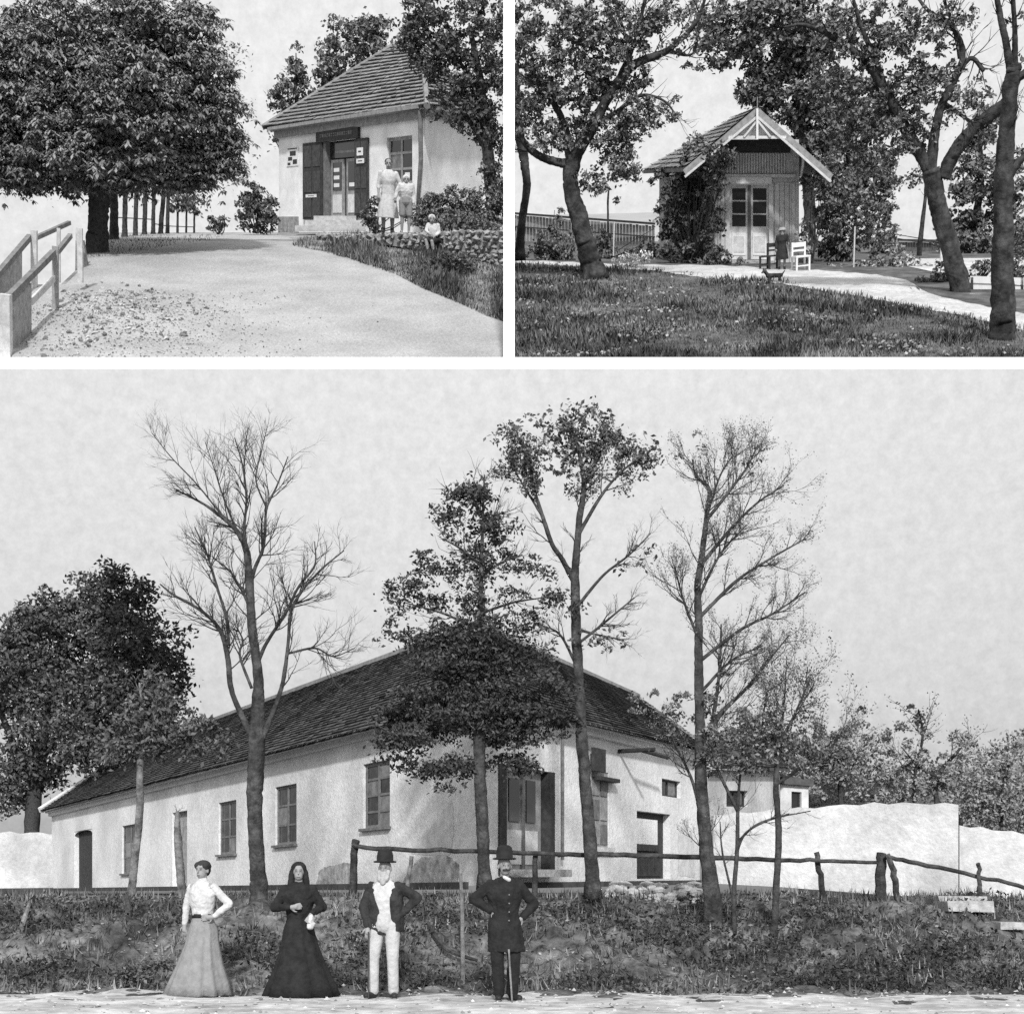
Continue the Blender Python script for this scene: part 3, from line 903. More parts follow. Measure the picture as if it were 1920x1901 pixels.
for pts in ([(1531, 1597, 5, 22.2), (1537, 1640, 5.5, 22.2), (1546, 1690, 6, 22.2)], [(1652, 1599, 9, 22.1), (1651, 1640, 10, 22.1), (1652, 1690, 11, 22.1)], [(1664, 1600, 5, 21.9), (1676, 1640, 6, 21.9), (1684, 1692, 6, 21.9)],
            [(1835, 1618, 4, 21.6), (1836, 1650, 4, 21.6), (1838, 1698, 5, 21.6)], [(668, 1575, 8, 22.4), (664, 1600, 7, 22.4), (661, 1678, 8, 22.4)], [(1003, 1598, 5, 22.4), (1003, 1680, 6, 22.4)], [(772, 1604, 4, 22.2), (765, 1650, 4, 22.2), (760, 1685, 4, 22.2)]):
    rail(fn, pts, 'bark_mid' if pts[0][0] != 772 else 'bark_pale', 'post')
# stone slabs set in the bank as steps, each on its own
for k, (u0, u1, v0, v1, lab) in enumerate([(1748, 1838, 1706, 1718, 'uppermost worn stone step set in the bank'), (1764, 1850, 1727, 1747, 'thick middle stone step set in the bank'), (1862, 1912, 1748, 1762, 'small outer stone step low on the bank')]):
    p, d = gpt((u0 + u1) / 2, v1)
    w_ = (u1 - u0) / F * d / 2; h_ = (v1 - v0) / F * d
    mb = MB(); c = p + np.array([0, 0, h_ * .45])
    mb.hexa([c + np.array([sx * w_ * rng.uniform(.94, 1.04), sy * .32, sz * h_ * rng.uniform(.42, .55)]) for sz in (-1, 1) for sx, sy in ((-1, -1), (1, -1), (1, 1), (-1, 1))])
    thing('stone_step', mb, M['stone_light'], lab, 'step', B, p, 'stone steps up the bank')
# rubble footing under the barred doorway
rub = root('rubble_wall', 'tumbled rubble footing below the slatted doorway', 'wall', B, gpt(1230, 1705)[0])
for k in range(74):
    u, v = rng.uniform(1140, 1312), rng.uniform(1658, 1704)
    d = np.interp(v, [1655, 1705], [23.4, 22.4]); c = B.P(u, v, d - .1)
    r_ = rng.uniform(6, 13) / F * d
    mb = MB(); mb.ell((0, 0, 0), r_ * rng.uniform(1, 1.6), r_, r_ * rng.uniform(.5, .8), 8, 6)
    vv = mb.v[0] + rng.normal(0, r_ * .1, mb.v[0].shape) + c; mb.v = [vv]
    part('stone', mb, M['stone_light'] if rng.uniform() > .35 else M['stone_grey'], rub)
# loose sticks and stakes
def stick(label, pts, m='bark_pale', name='stake', cat='stake'):
    sp = spline(pts, 5); mb = MB()
    P_ = np.array([B.P(a[0], a[1], a[3]) for a in sp]); mb.tube(P_, sp[:, 2] * sp[:, 3] / F, 7)
    return thing(name, mb, M[m], label, cat, B, P_[0])
stick('tall pale stake standing upright between the two men', [(868, 1850, 4.5, 17.6), (867, 1740, 4, 17.6), (865, 1668, 3.5, 17.6), (863, 1612, 2, 17.6)])
stick('crooked fallen branch lying on the bank behind the stake', [(800, 1725, 3, 19.5), (820, 1760, 5, 18.8), (850, 1785, 4.5, 18.3), (895, 1800, 3, 18.2)], 'bark_mid', 'fallen_branch', 'branch')
stick('thin fallen stick low on the bank below the arched door', [(35, 1815, 2, 18.2), (60, 1822, 3.5, 18.1), (100, 1805, 3, 18.3)], 'bark_dark', 'fallen_branch', 'branch')
stick('leaning grey plank offcut near the road in front of the yard wall', [(40, 1740, 5, 19.8), (48, 1715, 4.5, 20.2), (56, 1690, 3, 20.8)], 'bark_pale', 'plank', 'plank')
stick('charred stump beside the thin birch', [(240, 1730, 6, 20.6), (240, 1700, 6, 20.9), (237, 1680, 5, 21.3)], 'bark_dark', 'tree_stump', 'stump')
bush(B, 'bush', 'dark scraggy bush beside the pale skirt', 17.5, (262, 1868), [(230, 1826, 26, 18, .8, 0, 260), (268, 1820, 34, 18, .8, 0, 380), (295, 1808, 20, 14, .8, 0, 150), (215, 1845, 22, 12, .8, 0, 140)], M['leaf_dark'], 9, clump=12)

# --- trees of the lower scene
bk, bm_, bp = M['bark_dark'], M['bark_mid'], M['bark_pale']
tree(B, 'dense_tree', 'massive dark leafy tree behind the arched-door end', 60, [[(62, 1668, 15), (60, 1560, 14), (70, 1450, 13), (90, 1330, 9), (120, 1180, 5)], [(66, 1480, 9), (150, 1400, 7), (230, 1330, 4)], [(66, 1470, 8), (20, 1380, 6), (-20, 1280, 4)]], bk, M['leaf_dark'],
     blobs=[(200, 1140, 95, 62, .8, 0, 4080), (110, 1200, 105, 90, .8, 0, 5440), (255, 1230, 90, 90, .8, -2, 5100), (30, 1300, 90, 100, .8, 0, 5100), (170, 1330, 130, 90, .8, -3, 7140), (300, 1350, 60, 60, .8, -3, 2550), (60, 1420, 70, 60, .8, 0, 2550), (210, 1410, 100, 40, .8, -4, 2550), (20, 1200, 40, 40, .8, 0, 850),
            (300, 1270, 50, 60, .8, -2, 1700), (20, 1480, 60, 50, .8, 0, 1360), (205, 1080, 35, 30, .8, 0, 425), (270, 1100, 20, 24, .8, 0, 204), (70, 1160, 60, 40, .8, 0, 1190)], leaf_px=9.5, clump=22, shell=.1, per=20)
tree(B, 'birch_tree', 'slim spotted birch in front of the small window beside the arched door', 27, [[(246, 1678, 7), (254, 1600, 7), (262, 1520, 6.5), (262, 1440, 6), (268, 1360, 4.5), (262, 1280, 2)]], bp, M['leaf_dark'],
     blobs=[(265, 1370, 70, 50, .8, 0, 900), (290, 1310, 60, 50, .8, 0, 600), (370, 1360, 60, 40, .8, 0, 520), (340, 1395, 60, 36, .8, 0, 480), (420, 1400, 40, 30, .8, 0, 160), (220, 1400, 50, 36, .8, 0, 420)], leaf_px=11, twigs=dict(len=80, n=10, lev=1, start0=.6))
tree(B, 'sapling_tree', 'thin mottled sapling trunk in front of the grey plank door', 25, [[(342, 1690, 8), (338, 1640, 7), (334, 1590, 7), (332, 1540, 5), (333, 1520, 3)]], bp, twigs=dict(len=24, n=5, lev=1, start0=.5, r=1))
T1 = [[(486, 1690, 15), (484, 1620, 14), (478, 1520, 14), (481, 1420, 16), (484, 1330, 12), (483, 1260, 9), (472, 1170, 8), (468, 1090, 7.5), (462, 1032, 6), (445, 997, 4.5), (418, 971, 3.5), (380, 944, 2.2), (330, 918, 1.4)],
      [(484, 1400, 7.2), (510, 1340, 4.8), (530, 1280, 4.0), (540, 1210, 3.2), (545, 1150, 2.8), (565, 1110, 2.4), (600, 1070, 1.9), (645, 1032, 1.1)],
      [(476, 1390, 6.4), (436, 1300, 4.8), (428, 1240, 4.8), (420, 1200, 4.4), (405, 1170, 3.2), (370, 1140, 2.7), (325, 1115, 2.0), (300, 1095, 1.2)],
      [(428, 1210, 3.6), (425, 1160, 3.2), (410, 1110, 2.6), (395, 1060, 2.2), (385, 1032, 1.8), (365, 988, 1.1)],
      [(468, 1095, 4.0), (480, 1060, 3.6), (492, 1032, 3.2), (497, 997, 2.8), (500, 953, 2.2), (520, 909, 1.6), (540, 856, 1.0)],
      [(480, 1250, 4.0), (500, 1205, 3.4), (535, 1150, 2.9), (560, 1100, 2.4), (590, 1060, 1.8), (590, 1015, 1.0)],
      [(462, 1032, 3.6), (458, 988, 2.8), (462, 936, 2.2), (455, 874, 1.6), (440, 821, 0.9)], [(468, 1140, 3.2), (455, 1110, 2.4), (430, 1070, 1.6), (400, 1046, 1.0)],
      [(540, 1225, 2.4), (590, 1215, 2.0), (625, 1230, 1.4), (665, 1215, 0.9)], [(472, 1290, 3.2), (450, 1230, 2.4), (455, 1200, 1.9), (440, 1170, 1.0)], [(420, 971, 2.1), (370, 909, 1.4), (320, 856, 1.0), (285, 812, 0.7)], [(445, 997, 2.4), (420, 936, 1.6), (400, 874, 1.0), (385, 830, 0.7)],
      [(500, 953, 1.9), (480, 900, 1.4), (490, 848, 1.0), (500, 804, 0.7)]]
tree(B, 'bare_tree', 'tall bare spreading tree rising before the long facade', 21.5, T1, bm_, M['leaf_mid'], twigs=dict(len=74, n=17, n0=24, lev=2, start0=.5, start=.2, up=.3, kids=4, spread=.75, r=1.5), tipleaf=0)
C_ = [[(908, 1650, 12), (905, 1560, 11), (900, 1460, 11), (898, 1380, 10), (900, 1280, 8), (900, 1180, 6), (902, 1080, 4), (905, 980, 2.6), (908, 890, 1.2)]]
for a, b, c in ((1300, 760, 1260), (1250, 1040, 1230), (1180, 760, 1130), (1150, 1020, 1120), (1060, 830, 1010), (1080, 980, 1040), (960, 860, 920), (990, 945, 960)):
    C_.append([(901, a, 3), ((901 + b) / 2, (a + c) / 2 - 5, 2), (b, c, 1)])
CB = [(900, 1185, 110, 42, .6, 0, 1500), (840, 1230, 90, 40, .6, 0, 1300), (960, 1230, 90, 40, .6, 0, 1300), (890, 1130, 100, 40, .6, 0, 620), (890, 1060, 70, 50, .6, 0, 420), (890, 1320, 110, 60, .6, 0, 3000), (970, 1350, 90, 60, .6, 0, 2400), (820, 1330, 80, 50, .6, 0, 1800), (890, 1235, 100, 50, .6, 0, 2000), (800, 1440, 60, 12, .6, 0, 170), (840, 1475, 34, 9, .6, 0, 90)]
rc_ = np.random.default_rng(21)
for k in range(34):                                      # layered sprays, wide below and thinning into the spire
    v = rc_.uniform(1190, 1440); w_ = np.interp(v, [1190, 1300, 1400, 1440], [120, 165, 170, 120])
    CB.append((900 + rc_.uniform(-1, 1) * w_, v, rc_.uniform(30, 62), rc_.uniform(10, 22), .6, rc_.uniform(-.6, .6), int(rc_.uniform(260, 520))))
for k in range(74):
    v = rc_.uniform(890, 1200); w_ = np.interp(v, [880, 960, 1050, 1120, 1200], [14, 60, 130, 185, 170])
    CB.append((895 + rc_.uniform(-1, 1) * w_, v, rc_.uniform(16, 42), rc_.uniform(8, 18), .6, rc_.uniform(-.5, .5), int(rc_.uniform(40, 120))))
tree(B, 'leafy_tree', 'dense dark leafy tree with a sparse spire covering the house corner', 21.2, C_, bm_, M['leaf_deep'],
     blobs=CB, leaf_px=9, aspect=.5, clump=15, shell=.0, per=9, twigs=dict(len=62, n=8, n0=26, lev=1, start0=.4, r=1))
T4 = [[(1114, 1668, 13), (1106, 1580, 12), (1098, 1480, 11), (1092, 1390, 11), (1086, 1280, 9), (1080, 1180, 9), (1078, 1090, 8), (1080, 1050, 7), (1086, 980, 6), (1095, 908, 4.5), (1085, 848, 3), (1070, 797, 1.5)],
      [(1076, 1090, 5.5), (1055, 1050, 5), (1035, 1020, 4.5), (1018, 970, 4), (1000, 916, 3), (980, 874, 1.6)], [(1086, 1000, 4), (1125, 933, 3), (1160, 890, 2.2), (1200, 856, 1.2)], [(1095, 908, 3), (1120, 865, 2), (1140, 822, 1.2)],
      [(1080, 1140, 3.5), (1130, 1080, 2.6), (1180, 1040, 1.8), (1220, 1000, 1)], [(1080, 1210, 3), (1130, 1170, 2.3), (1190, 1120, 1.2)], [(1082, 1250, 3), (1050, 1190, 2.2), (1010, 1170, 1.2)], [(1018, 970, 2.6), (980, 908, 1.8), (950, 856, 1)], [(1084, 1180, 3), (1120, 1190, 2), (1170, 1200, 1)]]
tree(B, 'tall_tree', 'tall slender tree with a thin leafy top beside the shuttered window', 21.8, T4, bm_, M['leaf_dark'], twigs=dict(len=56, n=10, n0=18, lev=2, start0=.55, start=.35, up=.35, kids=4, r=1.4),
     blobs=[(1065, 785, 75, 34, .8, 0, 320), (1000, 830, 60, 50, .8, 0, 240), (1130, 820, 70, 45, .8, 0, 280), (1200, 850, 45, 45, .8, 0, 170), (955, 815, 35, 34, .8, 0, 110), (1050, 880, 50, 40, .8, 0, 110), (1130, 1200, 80, 30, .8, 0, 120), (1060, 830, 60, 50, .8, 0, 200), (1200, 1050, 50, 40, .8, 0, 60)], leaf_px=10, clump=15, tipleaf=1, tip_px=7, tip_sc=6, per=7, shell=.05, tiplim=lambda u, v: v < 930)
T5 = [[(1340, 1745, 18), (1332, 1660, 15), (1322, 1560, 12), (1314, 1450, 11), (1312, 1350, 9), (1310, 1250, 8), (1310, 1170, 7), (1308, 1100, 6), (1316, 1040, 5.5), (1325, 967, 4.5), (1330, 918, 3.5), (1305, 893, 2), (1298, 861, 1.2)],
      [(1325, 975, 3.5), (1370, 918, 2.8), (1400, 877, 2), (1420, 836, 1.2)], [(1314, 1060, 4), (1370, 992, 3), (1420, 943, 2), (1470, 910, 1.2)], [(1309, 1160, 4), (1380, 1090, 3), (1440, 1050, 2.2), (1510, 1010, 1.2)], [(1311, 1240, 4), (1390, 1180, 3), (1450, 1150, 2.2), (1510, 1110, 1.2)],
      [(1313, 1400, 5.5), (1350, 1340, 4.5), (1400, 1290, 3.2), (1440, 1240, 2), (1480, 1190, 1.2)], [(1314, 1440, 4), (1340, 1330, 3.4), (1350, 1240, 2.5), (1352, 1170, 1.4)], [(1310, 1200, 3), (1280, 1120, 2.2), (1265, 1060, 1.2)], [(1325, 967, 2.6), (1350, 893, 1.8), (1375, 852, 1.1)], [(1310, 1120, 3), (1350, 1040, 2.2), (1400, 984, 1.2)],
      [(1330, 1660, 4.5), (1318, 1560, 3.6), (1300, 1470, 3), (1268, 1400, 2), (1245, 1350, 1.2)], [(1312, 1300, 3.4), (1370, 1240, 2.4), (1430, 1210, 1.4)]]
tree(B, 'tall_tree', 'tall sparse tree with upswept branches beside the garden wall', 20.6, T5, bm_, M['leaf_mid'], twigs=dict(len=70, n=15, n0=20, lev=2, start0=.5, start=.15, up=.45, kids=4, spread=.6, r=1.3),
     blobs=[(1290, 840, 40, 40, .8, 0, 60), (1400, 850, 60, 50, .8, 0, 60), (1290, 1340, 80, 70, .8, 0, 420), (1230, 1320, 60, 50, .8, 0, 300), (1370, 1390, 70, 60, .8, 0, 900), (1340, 1420, 50, 26, .8, 0, 300), (1320, 1280, 60, 50, .8, 0, 140)], leaf_px=8, clump=15, tipleaf=1, tip_px=3.2, tip_sc=4)
tree(B, 'sapling_tree', 'thin straight sapling with an upswept crown in front of the white garden wall', 20.0, [[(1449, 1785, 7), (1455, 1680, 6.5), (1460, 1560, 6), (1455, 1480, 5.5), (1462, 1400, 4), (1490, 1340, 2.5), (1520, 1270, 1.2)], [(1456, 1470, 3.5), (1500, 1440, 2.6), (1560, 1390, 1.8), (1600, 1360, 1)], [(1456, 1440, 3), (1430, 1370, 2), (1440, 1290, 1.1)], [(1460, 1410, 3), (1470, 1320, 2), (1475, 1230, 1)]],
     bm_, M['leaf_mid'], twigs=dict(len=80, n=12, lev=2, start0=.75, start=.1, up=.4, kids=4, r=1.2), blobs=[(1440, 1390, 75, 60, .8, 0, 1100), (1390, 1400, 60, 50, .8, 0, 700), (1520, 1400, 70, 55, .8, 0, 900), (1500, 1310, 60, 50, .8, 0, 170), (1400, 1350, 50, 50, .8, 0, 200), (1480, 1430, 90, 30, .8, 0, 220)], leaf_px=8, clump=16, tipleaf=1, tip_px=5)
tree(B, 'sapling_tree', 'twiggy multi-stemmed sapling close beside the thick trunk', 20.2, [[(1378, 1765, 5), (1376, 1680, 4.5), (1382, 1590, 4), (1384, 1500, 3), (1390, 1430, 2), (1395, 1360, 1)], [(1380, 1600, 3), (1400, 1560, 2.3), (1450, 1535, 1.6), (1520, 1520, 1)], [(1381, 1580, 2.6), (1420, 1545, 2), (1480, 1525, 1)], [(1383, 1520, 3.4), (1345, 1440, 2.6), (1330, 1380, 1.4)], [(1376, 1690, 2.4), (1355, 1600, 1.8), (1350, 1540, 1)]],
     bm_, M['leaf_mid'], twigs=dict(len=50, n=7, lev=1, start0=.3, r=1), blobs=[(1385, 1400, 55, 40, .8, 0, 220)], leaf_px=8, clump=14)
# far trees behind the garden wall
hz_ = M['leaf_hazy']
for lab, d, limbs, bl in [
    ('hazy leafy tree directly behind the small shed', 58, [[(1578, 1530, 6), (1576, 1480, 5), (1570, 1420, 4), (1560, 1370, 2)], [(1576, 1470, 3), (1620, 1400, 2)]], [(1560, 1420, 70, 60, .8, 0, 1300), (1620, 1440, 60, 50, .8, 0, 900), (1530, 1470, 40, 40, .8, 0, 500), (1640, 1380, 50, 40, .8, 0, 250)]),
    ('hazy forked tree behind the top of the white wall', 60, [[(1757, 1530, 5), (1757, 1460, 4.5), (1790, 1415, 3), (1820, 1380, 2)], [(1715, 1520, 4), (1716, 1450, 3), (1730, 1380, 2.4), (1722, 1330, 1.5)], [(1757, 1455, 3), (1725, 1440, 2), (1690, 1400, 1.2)]], [(1720, 1440, 70, 50, .8, 0, 1000), (1780, 1420, 60, 60, .8, 0, 700), (1740, 1350, 60, 50, .8, 0, 240), (1680, 1470, 50, 40, .8, 0, 600), (1650, 1350, 50, 40, .8, 0, 110)]),
    ('bushy hazy tree beyond the lower wall section', 52, [[(1880, 1590, 6), (1880, 1500, 5), (1890, 1430, 3)]], [(1870, 1480, 75, 70, .8, 0, 1900), (1920, 1440, 60, 70, .8, 0, 1000), (1830, 1510, 50, 40, .8, 0, 900), (1900, 1540, 70, 30, .8, 0, 900), (1830, 1400, 50, 45, .8, 0, 260)])]:
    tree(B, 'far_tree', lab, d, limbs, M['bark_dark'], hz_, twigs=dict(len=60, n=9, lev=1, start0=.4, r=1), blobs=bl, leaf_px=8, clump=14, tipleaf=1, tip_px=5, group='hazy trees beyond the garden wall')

# --- wooded slope far behind the garden wall
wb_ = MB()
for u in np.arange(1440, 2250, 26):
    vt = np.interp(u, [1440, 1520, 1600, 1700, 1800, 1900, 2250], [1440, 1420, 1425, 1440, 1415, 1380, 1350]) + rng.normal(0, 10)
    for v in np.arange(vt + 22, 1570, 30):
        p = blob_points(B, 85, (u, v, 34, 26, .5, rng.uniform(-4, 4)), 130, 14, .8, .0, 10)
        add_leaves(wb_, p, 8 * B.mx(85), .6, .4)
struct('woodland', wb_, mat('leaf_far_haze', .3, .3, .35, .9, island=.35, spec=.1), B, label='pale wooded slope far behind the white garden wall', kind='stuff')  # haze of distance put into the leaf colour, no air between
wt = MB(); wt.smooth = True
tu = np.arange(1400, 2400, 40); tp = np.array([B.P(u, np.interp(u, [1440, 1520, 1700, 1900, 2250], [1470, 1455, 1470, 1430, 1400]), 95) for u in tu]); bt = np.array([[p[0], 78, 1.2] for p in tp]); bk3 = tp + np.array([0, 40, 0])
jj = np.arange(len(tu)); nn = len(tu)
wt.add(np.vstack([bt, tp, bk3]), np.vstack([np.stack([jj[:-1], jj[1:], jj[1:] + nn, jj[:-1] + nn], -1), np.stack([jj[:-1] + nn, jj[1:] + nn, jj[1:] + 2 * nn, jj[:-1] + 2 * nn], -1)]))
struct('hillside', wt, mat('slope_soil', .2, .3, .4, .95), B, label='hillside under the far wood')
def add_patch(f, pts, m, lab, to=None, lim=1661):
    fine = []
    for a, b in zip(pts, pts[1:] + pts[:1]):
        for t in np.linspace(0, 1, 7, endpoint=False):
            fine.append((a[0] + (b[0] - a[0]) * t + rng.normal(0, .9), min(a[1] + (b[1] - a[1]) * t + rng.normal(0, .9), lim)))
    q = [f.inv(*p) for p in fine]; mb = MB(); c = np.mean(q, 0); n_ = len(q)
    v_ = [f.at(a, t, .006) for a, t in q] + [f.at(c[0], c[1], .014)]
    mb.add(v_, None, [(i, (i + 1) % n_, n_) for i in range(n_)]); return part('wall_patch', mb, m, to or house, lab)
add_patch(LF, [(592, 1662), (600, 1630), (622, 1622), (650, 1616), (668, 1622), (668, 1661)], mat('bare_stone', .36, .5, 4, .95, .6, 9), 'grey patch of bare masonry where plaster has fallen')
add_patch(LF, [(752, 1661), (770, 1628), (790, 1606), (840, 1604), (862, 1620), (858, 1660), (810, 1662)], M['bare_stone'], 'darker patch by the corner')  # grey polygon laid over the foot of the wall
add_patch(LF, [(770, 1600), (800, 1560), (832, 1520), (848, 1500), (852, 1560), (845, 1602), (810, 1604)], mat('plaster_dull', .54, .2, 5, .95, .2), 'slanting darker patch on the plaster')  # slanting polygon in a slightly darker plaster tone
add_patch(RF, [(1270, 1640), (1272, 1560), (1288, 1530), (1300, 1580), (1302, 1645)], M['plaster_dull'], 'damp stain beside the slatted doorway')

tree(B, 'dense_tree', 'dark bushy tree rising over the low outbuilding', 50, [[(1440, 1560, 8), (1445, 1480, 7), (1450, 1420, 5), (1460, 1380, 3)], [(1445, 1460, 4), (1390, 1410, 3), (1360, 1380, 2)]], bk, M['leaf_dark'],
     blobs=[(1390, 1395, 60, 42, .7, 0, 1300), (1460, 1400, 65, 46, .7, 0, 1500), (1530, 1415, 55, 40, .7, 0, 1000), (1420, 1350, 50, 26, .7, 0, 420), (1350, 1410, 40, 28, .7, 0, 500), (1570, 1430, 40, 34, .7, 0, 480)], leaf_px=8, clump=13, shell=.05, per=14)

# ================================================================== UPPER SCENE A: the village shop on the road
TLIM = (-400, 947)
TLD = [(430, 60), (438, 50), (442, 44), (450, 39.5), (480, 35), (540, 31), (600, 28), (670, 25), (700, 23.8)]
def tld(v): return float(interp(v, TLD))
def tg(u, v, dz=0.0):
    p = TL.P(u, v, TL.near(u, v, tld(v), DIVY + .6)); p[2] += dz
    return p
TLEFT = [(436, 168), (470, 163), (500, 148), (540, 108), (580, 62), (620, 18), (650, -8), (700, -60)]
vv = np.concatenate([[436.5, 438, 440, 442, 445], np.linspace(450, 677, 40)])
g = MB(); g.smooth = True
rows = []
for v in vv:
    u0 = interp(v, TLEFT)
    rows.append([tg(u, v + 1.2 * math.sin(u * .05) * (v > 450)) for u in np.linspace(u0, 947, 60)])
far = [[r_ + np.array([0, 40.0, -2.0]) for r_ in rows[0]]]
G = np.array(far + rows); ii = np.arange(G.shape[0] * G.shape[1]).reshape(G.shape[:2])
g.add(G.reshape(-1, 3), np.stack([ii[:-1, :-1], ii[:-1, 1:], ii[1:, 1:], ii[1:, :-1]], -1).reshape(-1, 4))
# the embankment side falls away on the open edge
Lft = G[:, 0]; low = np.array([TL.P(TL.uv(p)[0][0], min(TL.uv(p)[1][0] + 120, 681), p[1]) for p in Lft])
jj = np.arange(len(Lft))
g.add(np.vstack([Lft, low]), np.stack([jj[:-1], jj[1:], jj[1:] + len(Lft), jj[:-1] + len(Lft)], -1))
fr = G[-1]; lo2 = fr + np.array([0, .3, -.04]); jj = np.arange(len(fr))
g.add(np.vstack([fr, lo2]), np.stack([jj[:-1], jj[1:], jj[1:] + len(fr), jj[:-1] + len(fr)], -1))
struct('ground', g, mat('verge_soil', .2, .4, 2.5, .95, .5, 10, coarse=.3, cscale=1), TL, label='earth verge around the shop road')
# road sheet
RL = [(439, 172), (470, 170), (500, 156), (540, 118), (580, 75), (640, 8), (690, -40)]
RR = [(439, 520), (452, 556), (465, 562), (480, 640), (500, 700), (520, 750), (545, 800), (570, 860), (590, 905), (606, 947), (690, 947)]
g = MB(); g.smooth = True
rows = []
for v in np.concatenate([[439, 441, 444], np.linspace(448, 677, 46)]):
    a, b = interp(v, RL), interp(v, RR)
    rows.append([tg(u, v + 1.2 * math.sin(u * .05) * (v > 450)) + np.array([0, 0, .012]) for u in np.linspace(a, b, 50)])
G = np.array(rows); ii = np.arange(G.shape[0] * G.shape[1]).reshape(G.shape[:2])
g.add(G.reshape(-1, 3), np.stack([ii[:-1, :-1], ii[:-1, 1:], ii[1:, 1:], ii[1:, :-1]], -1).reshape(-1, 4))
struct('road', g, mat('road_sand', .31, .3, 22, .95, .5, 40, coarse=.12, cscale=.8, detail=8), TL, label='broad pale sandy road climbing past the shop')

# --- grass on the verge below the low wall
def inpoly(u, v, poly):
    u = np.asarray(u); c = np.zeros(len(u), bool)
    n = len(poly)
    for i in range(n):
        (x0, y0), (x1, y1) = poly[i], poly[(i + 1) % n]
        k = ((y0 > v) != (y1 > v)) & (u < (x1 - x0) * (v - y0) / (y1 - y0 + 1e-9) + x0)
        c ^= k
    return c
VP = [(548, 462), (570, 445), (700, 446), (800, 462), (947, 500), (947, 604), (905, 590), (860, 570), (800, 545), (750, 520), (700, 502), (640, 482)]
n = 30000
uu, vv_ = rng.uniform(545, 947, n), rng.uniform(440, 606, n)
k = inpoly(uu, vv_, VP); uu, vv_ = uu[k], vv_[k]
P_ = np.array([tg(a, b) for a, b in zip(uu, vv_)])
gb = MB(); blades(gb, P_, rng.uniform(.06, .2, len(P_)) * (1 + .5 * np.sin(uu * .04)), .8, .2)
struct('grass', gb, mat('verge_grass', .1, .4, 1.2, .9, island=.6, coarse=.45, cscale=1.3), TL, label='rough grass on the verge under the low stone wall', kind='stuff')
n = 2500
uu, vv_ = rng.uniform(165, 420, n), rng.uniform(442, 490, n)
k = (vv_ < 446 + (420 - uu) * .16); uu, vv_ = uu[k], vv_[k]
P_ = np.array([tg(a, b) for a, b in zip(uu, vv_)])
gb = MB(); blades(gb, P_, rng.uniform(.03, .09, len(P_)), .8, .3)
struct('grass', gb, M['verge_grass'], TL, label='thin grass under the avenue of trees', kind='stuff')

# --- heap of road stones
hp = root('stone_heap', 'low heap of broken road stones at the roadside', 'stone heap', TL, tg(230, 660))
mnd = MB(); mnd.smooth = True
hc = [tg(230, 615), 1.9, 2.6, .42]
def heap_z(u, v):
    e = ((u - 232) / 215) ** 2 + ((v - 608) / 62) ** 2
    return max(0, 1 - e) * .24
rows = []
for v in np.linspace(535, 676, 24):
    rows.append([tg(u, v, heap_z(u, v) + .016) for u in np.linspace(12, 450, 40)])
G = np.array(rows); ii = np.arange(G.shape[0] * G.shape[1]).reshape(G.shape[:2])
mnd.add(G.reshape(-1, 3), np.stack([ii[:-1, :-1], ii[:-1, 1:], ii[1:, 1:], ii[1:, :-1]], -1).reshape(-1, 4))
part('mound', mnd, M['road_sand'], hp)
base_st = []
for k in range(6):
    mb = MB(); mb.ell((0, 0, 0), 1, .8, .6, 7, 5); vq = mb.v[0] + rng.normal(0, .14, mb.v[0].shape); mb.v = [vq]
    me = mb.mesh('stone'); me.materials.append(mat('road_stone_%d' % (k % 3), (.16, .3, .42)[k % 3], .3, 3, .95)); base_st.append(me)
cnt = 0; small = MB()
while cnt < 290:
    u, v = rng.normal(225, 100), rng.normal(612, 42)
    e = ((u - 232) / 215) ** 2 + ((v - 630) / 100) ** 2
    if e > 1 or v > 672: continue
    o = bpy.data.objects.new('stone', base_st[rng.integers(0, 6)]); COL.objects.link(o); o.parent = hp
    p = tg(u, v, heap_z(u, v) + .03) - BASE[hp.name]
    r_ = rng.uniform(.022, .055)
    o.location = p; o.scale = (r_ * 1.3, r_, r_); o.rotation_euler = tuple(rng.uniform(-.6, .6, 2)) + (rng.uniform(0, 6),)
    cnt += 1
for k in range(2600):
    u, v = rng.normal(235, 125), rng.normal(618, 42)
    if v > 675 or u < 10 or v < 545: continue
    r_ = rng.uniform(.008, .022)
    small.add(np.array([[1, 0, 0], [-1, 0, 0], [0, 1, 0], [0, -1, 0], [0, 0, .8], [0, 0, -.8]]) * r_ * rng.uniform(.6, 1.4, (6, 3)) + tg(u, v, heap_z(u, v) + .02), None,
              [(0, 2, 4), (2, 1, 4), (1, 3, 4), (3, 0, 4), (2, 0, 5), (1, 2, 5), (3, 1, 5), (0, 3, 5)])
part('chippings', small, mat('chip', .2, .4, 5, .95, island=.7), hp, kind='stuff')

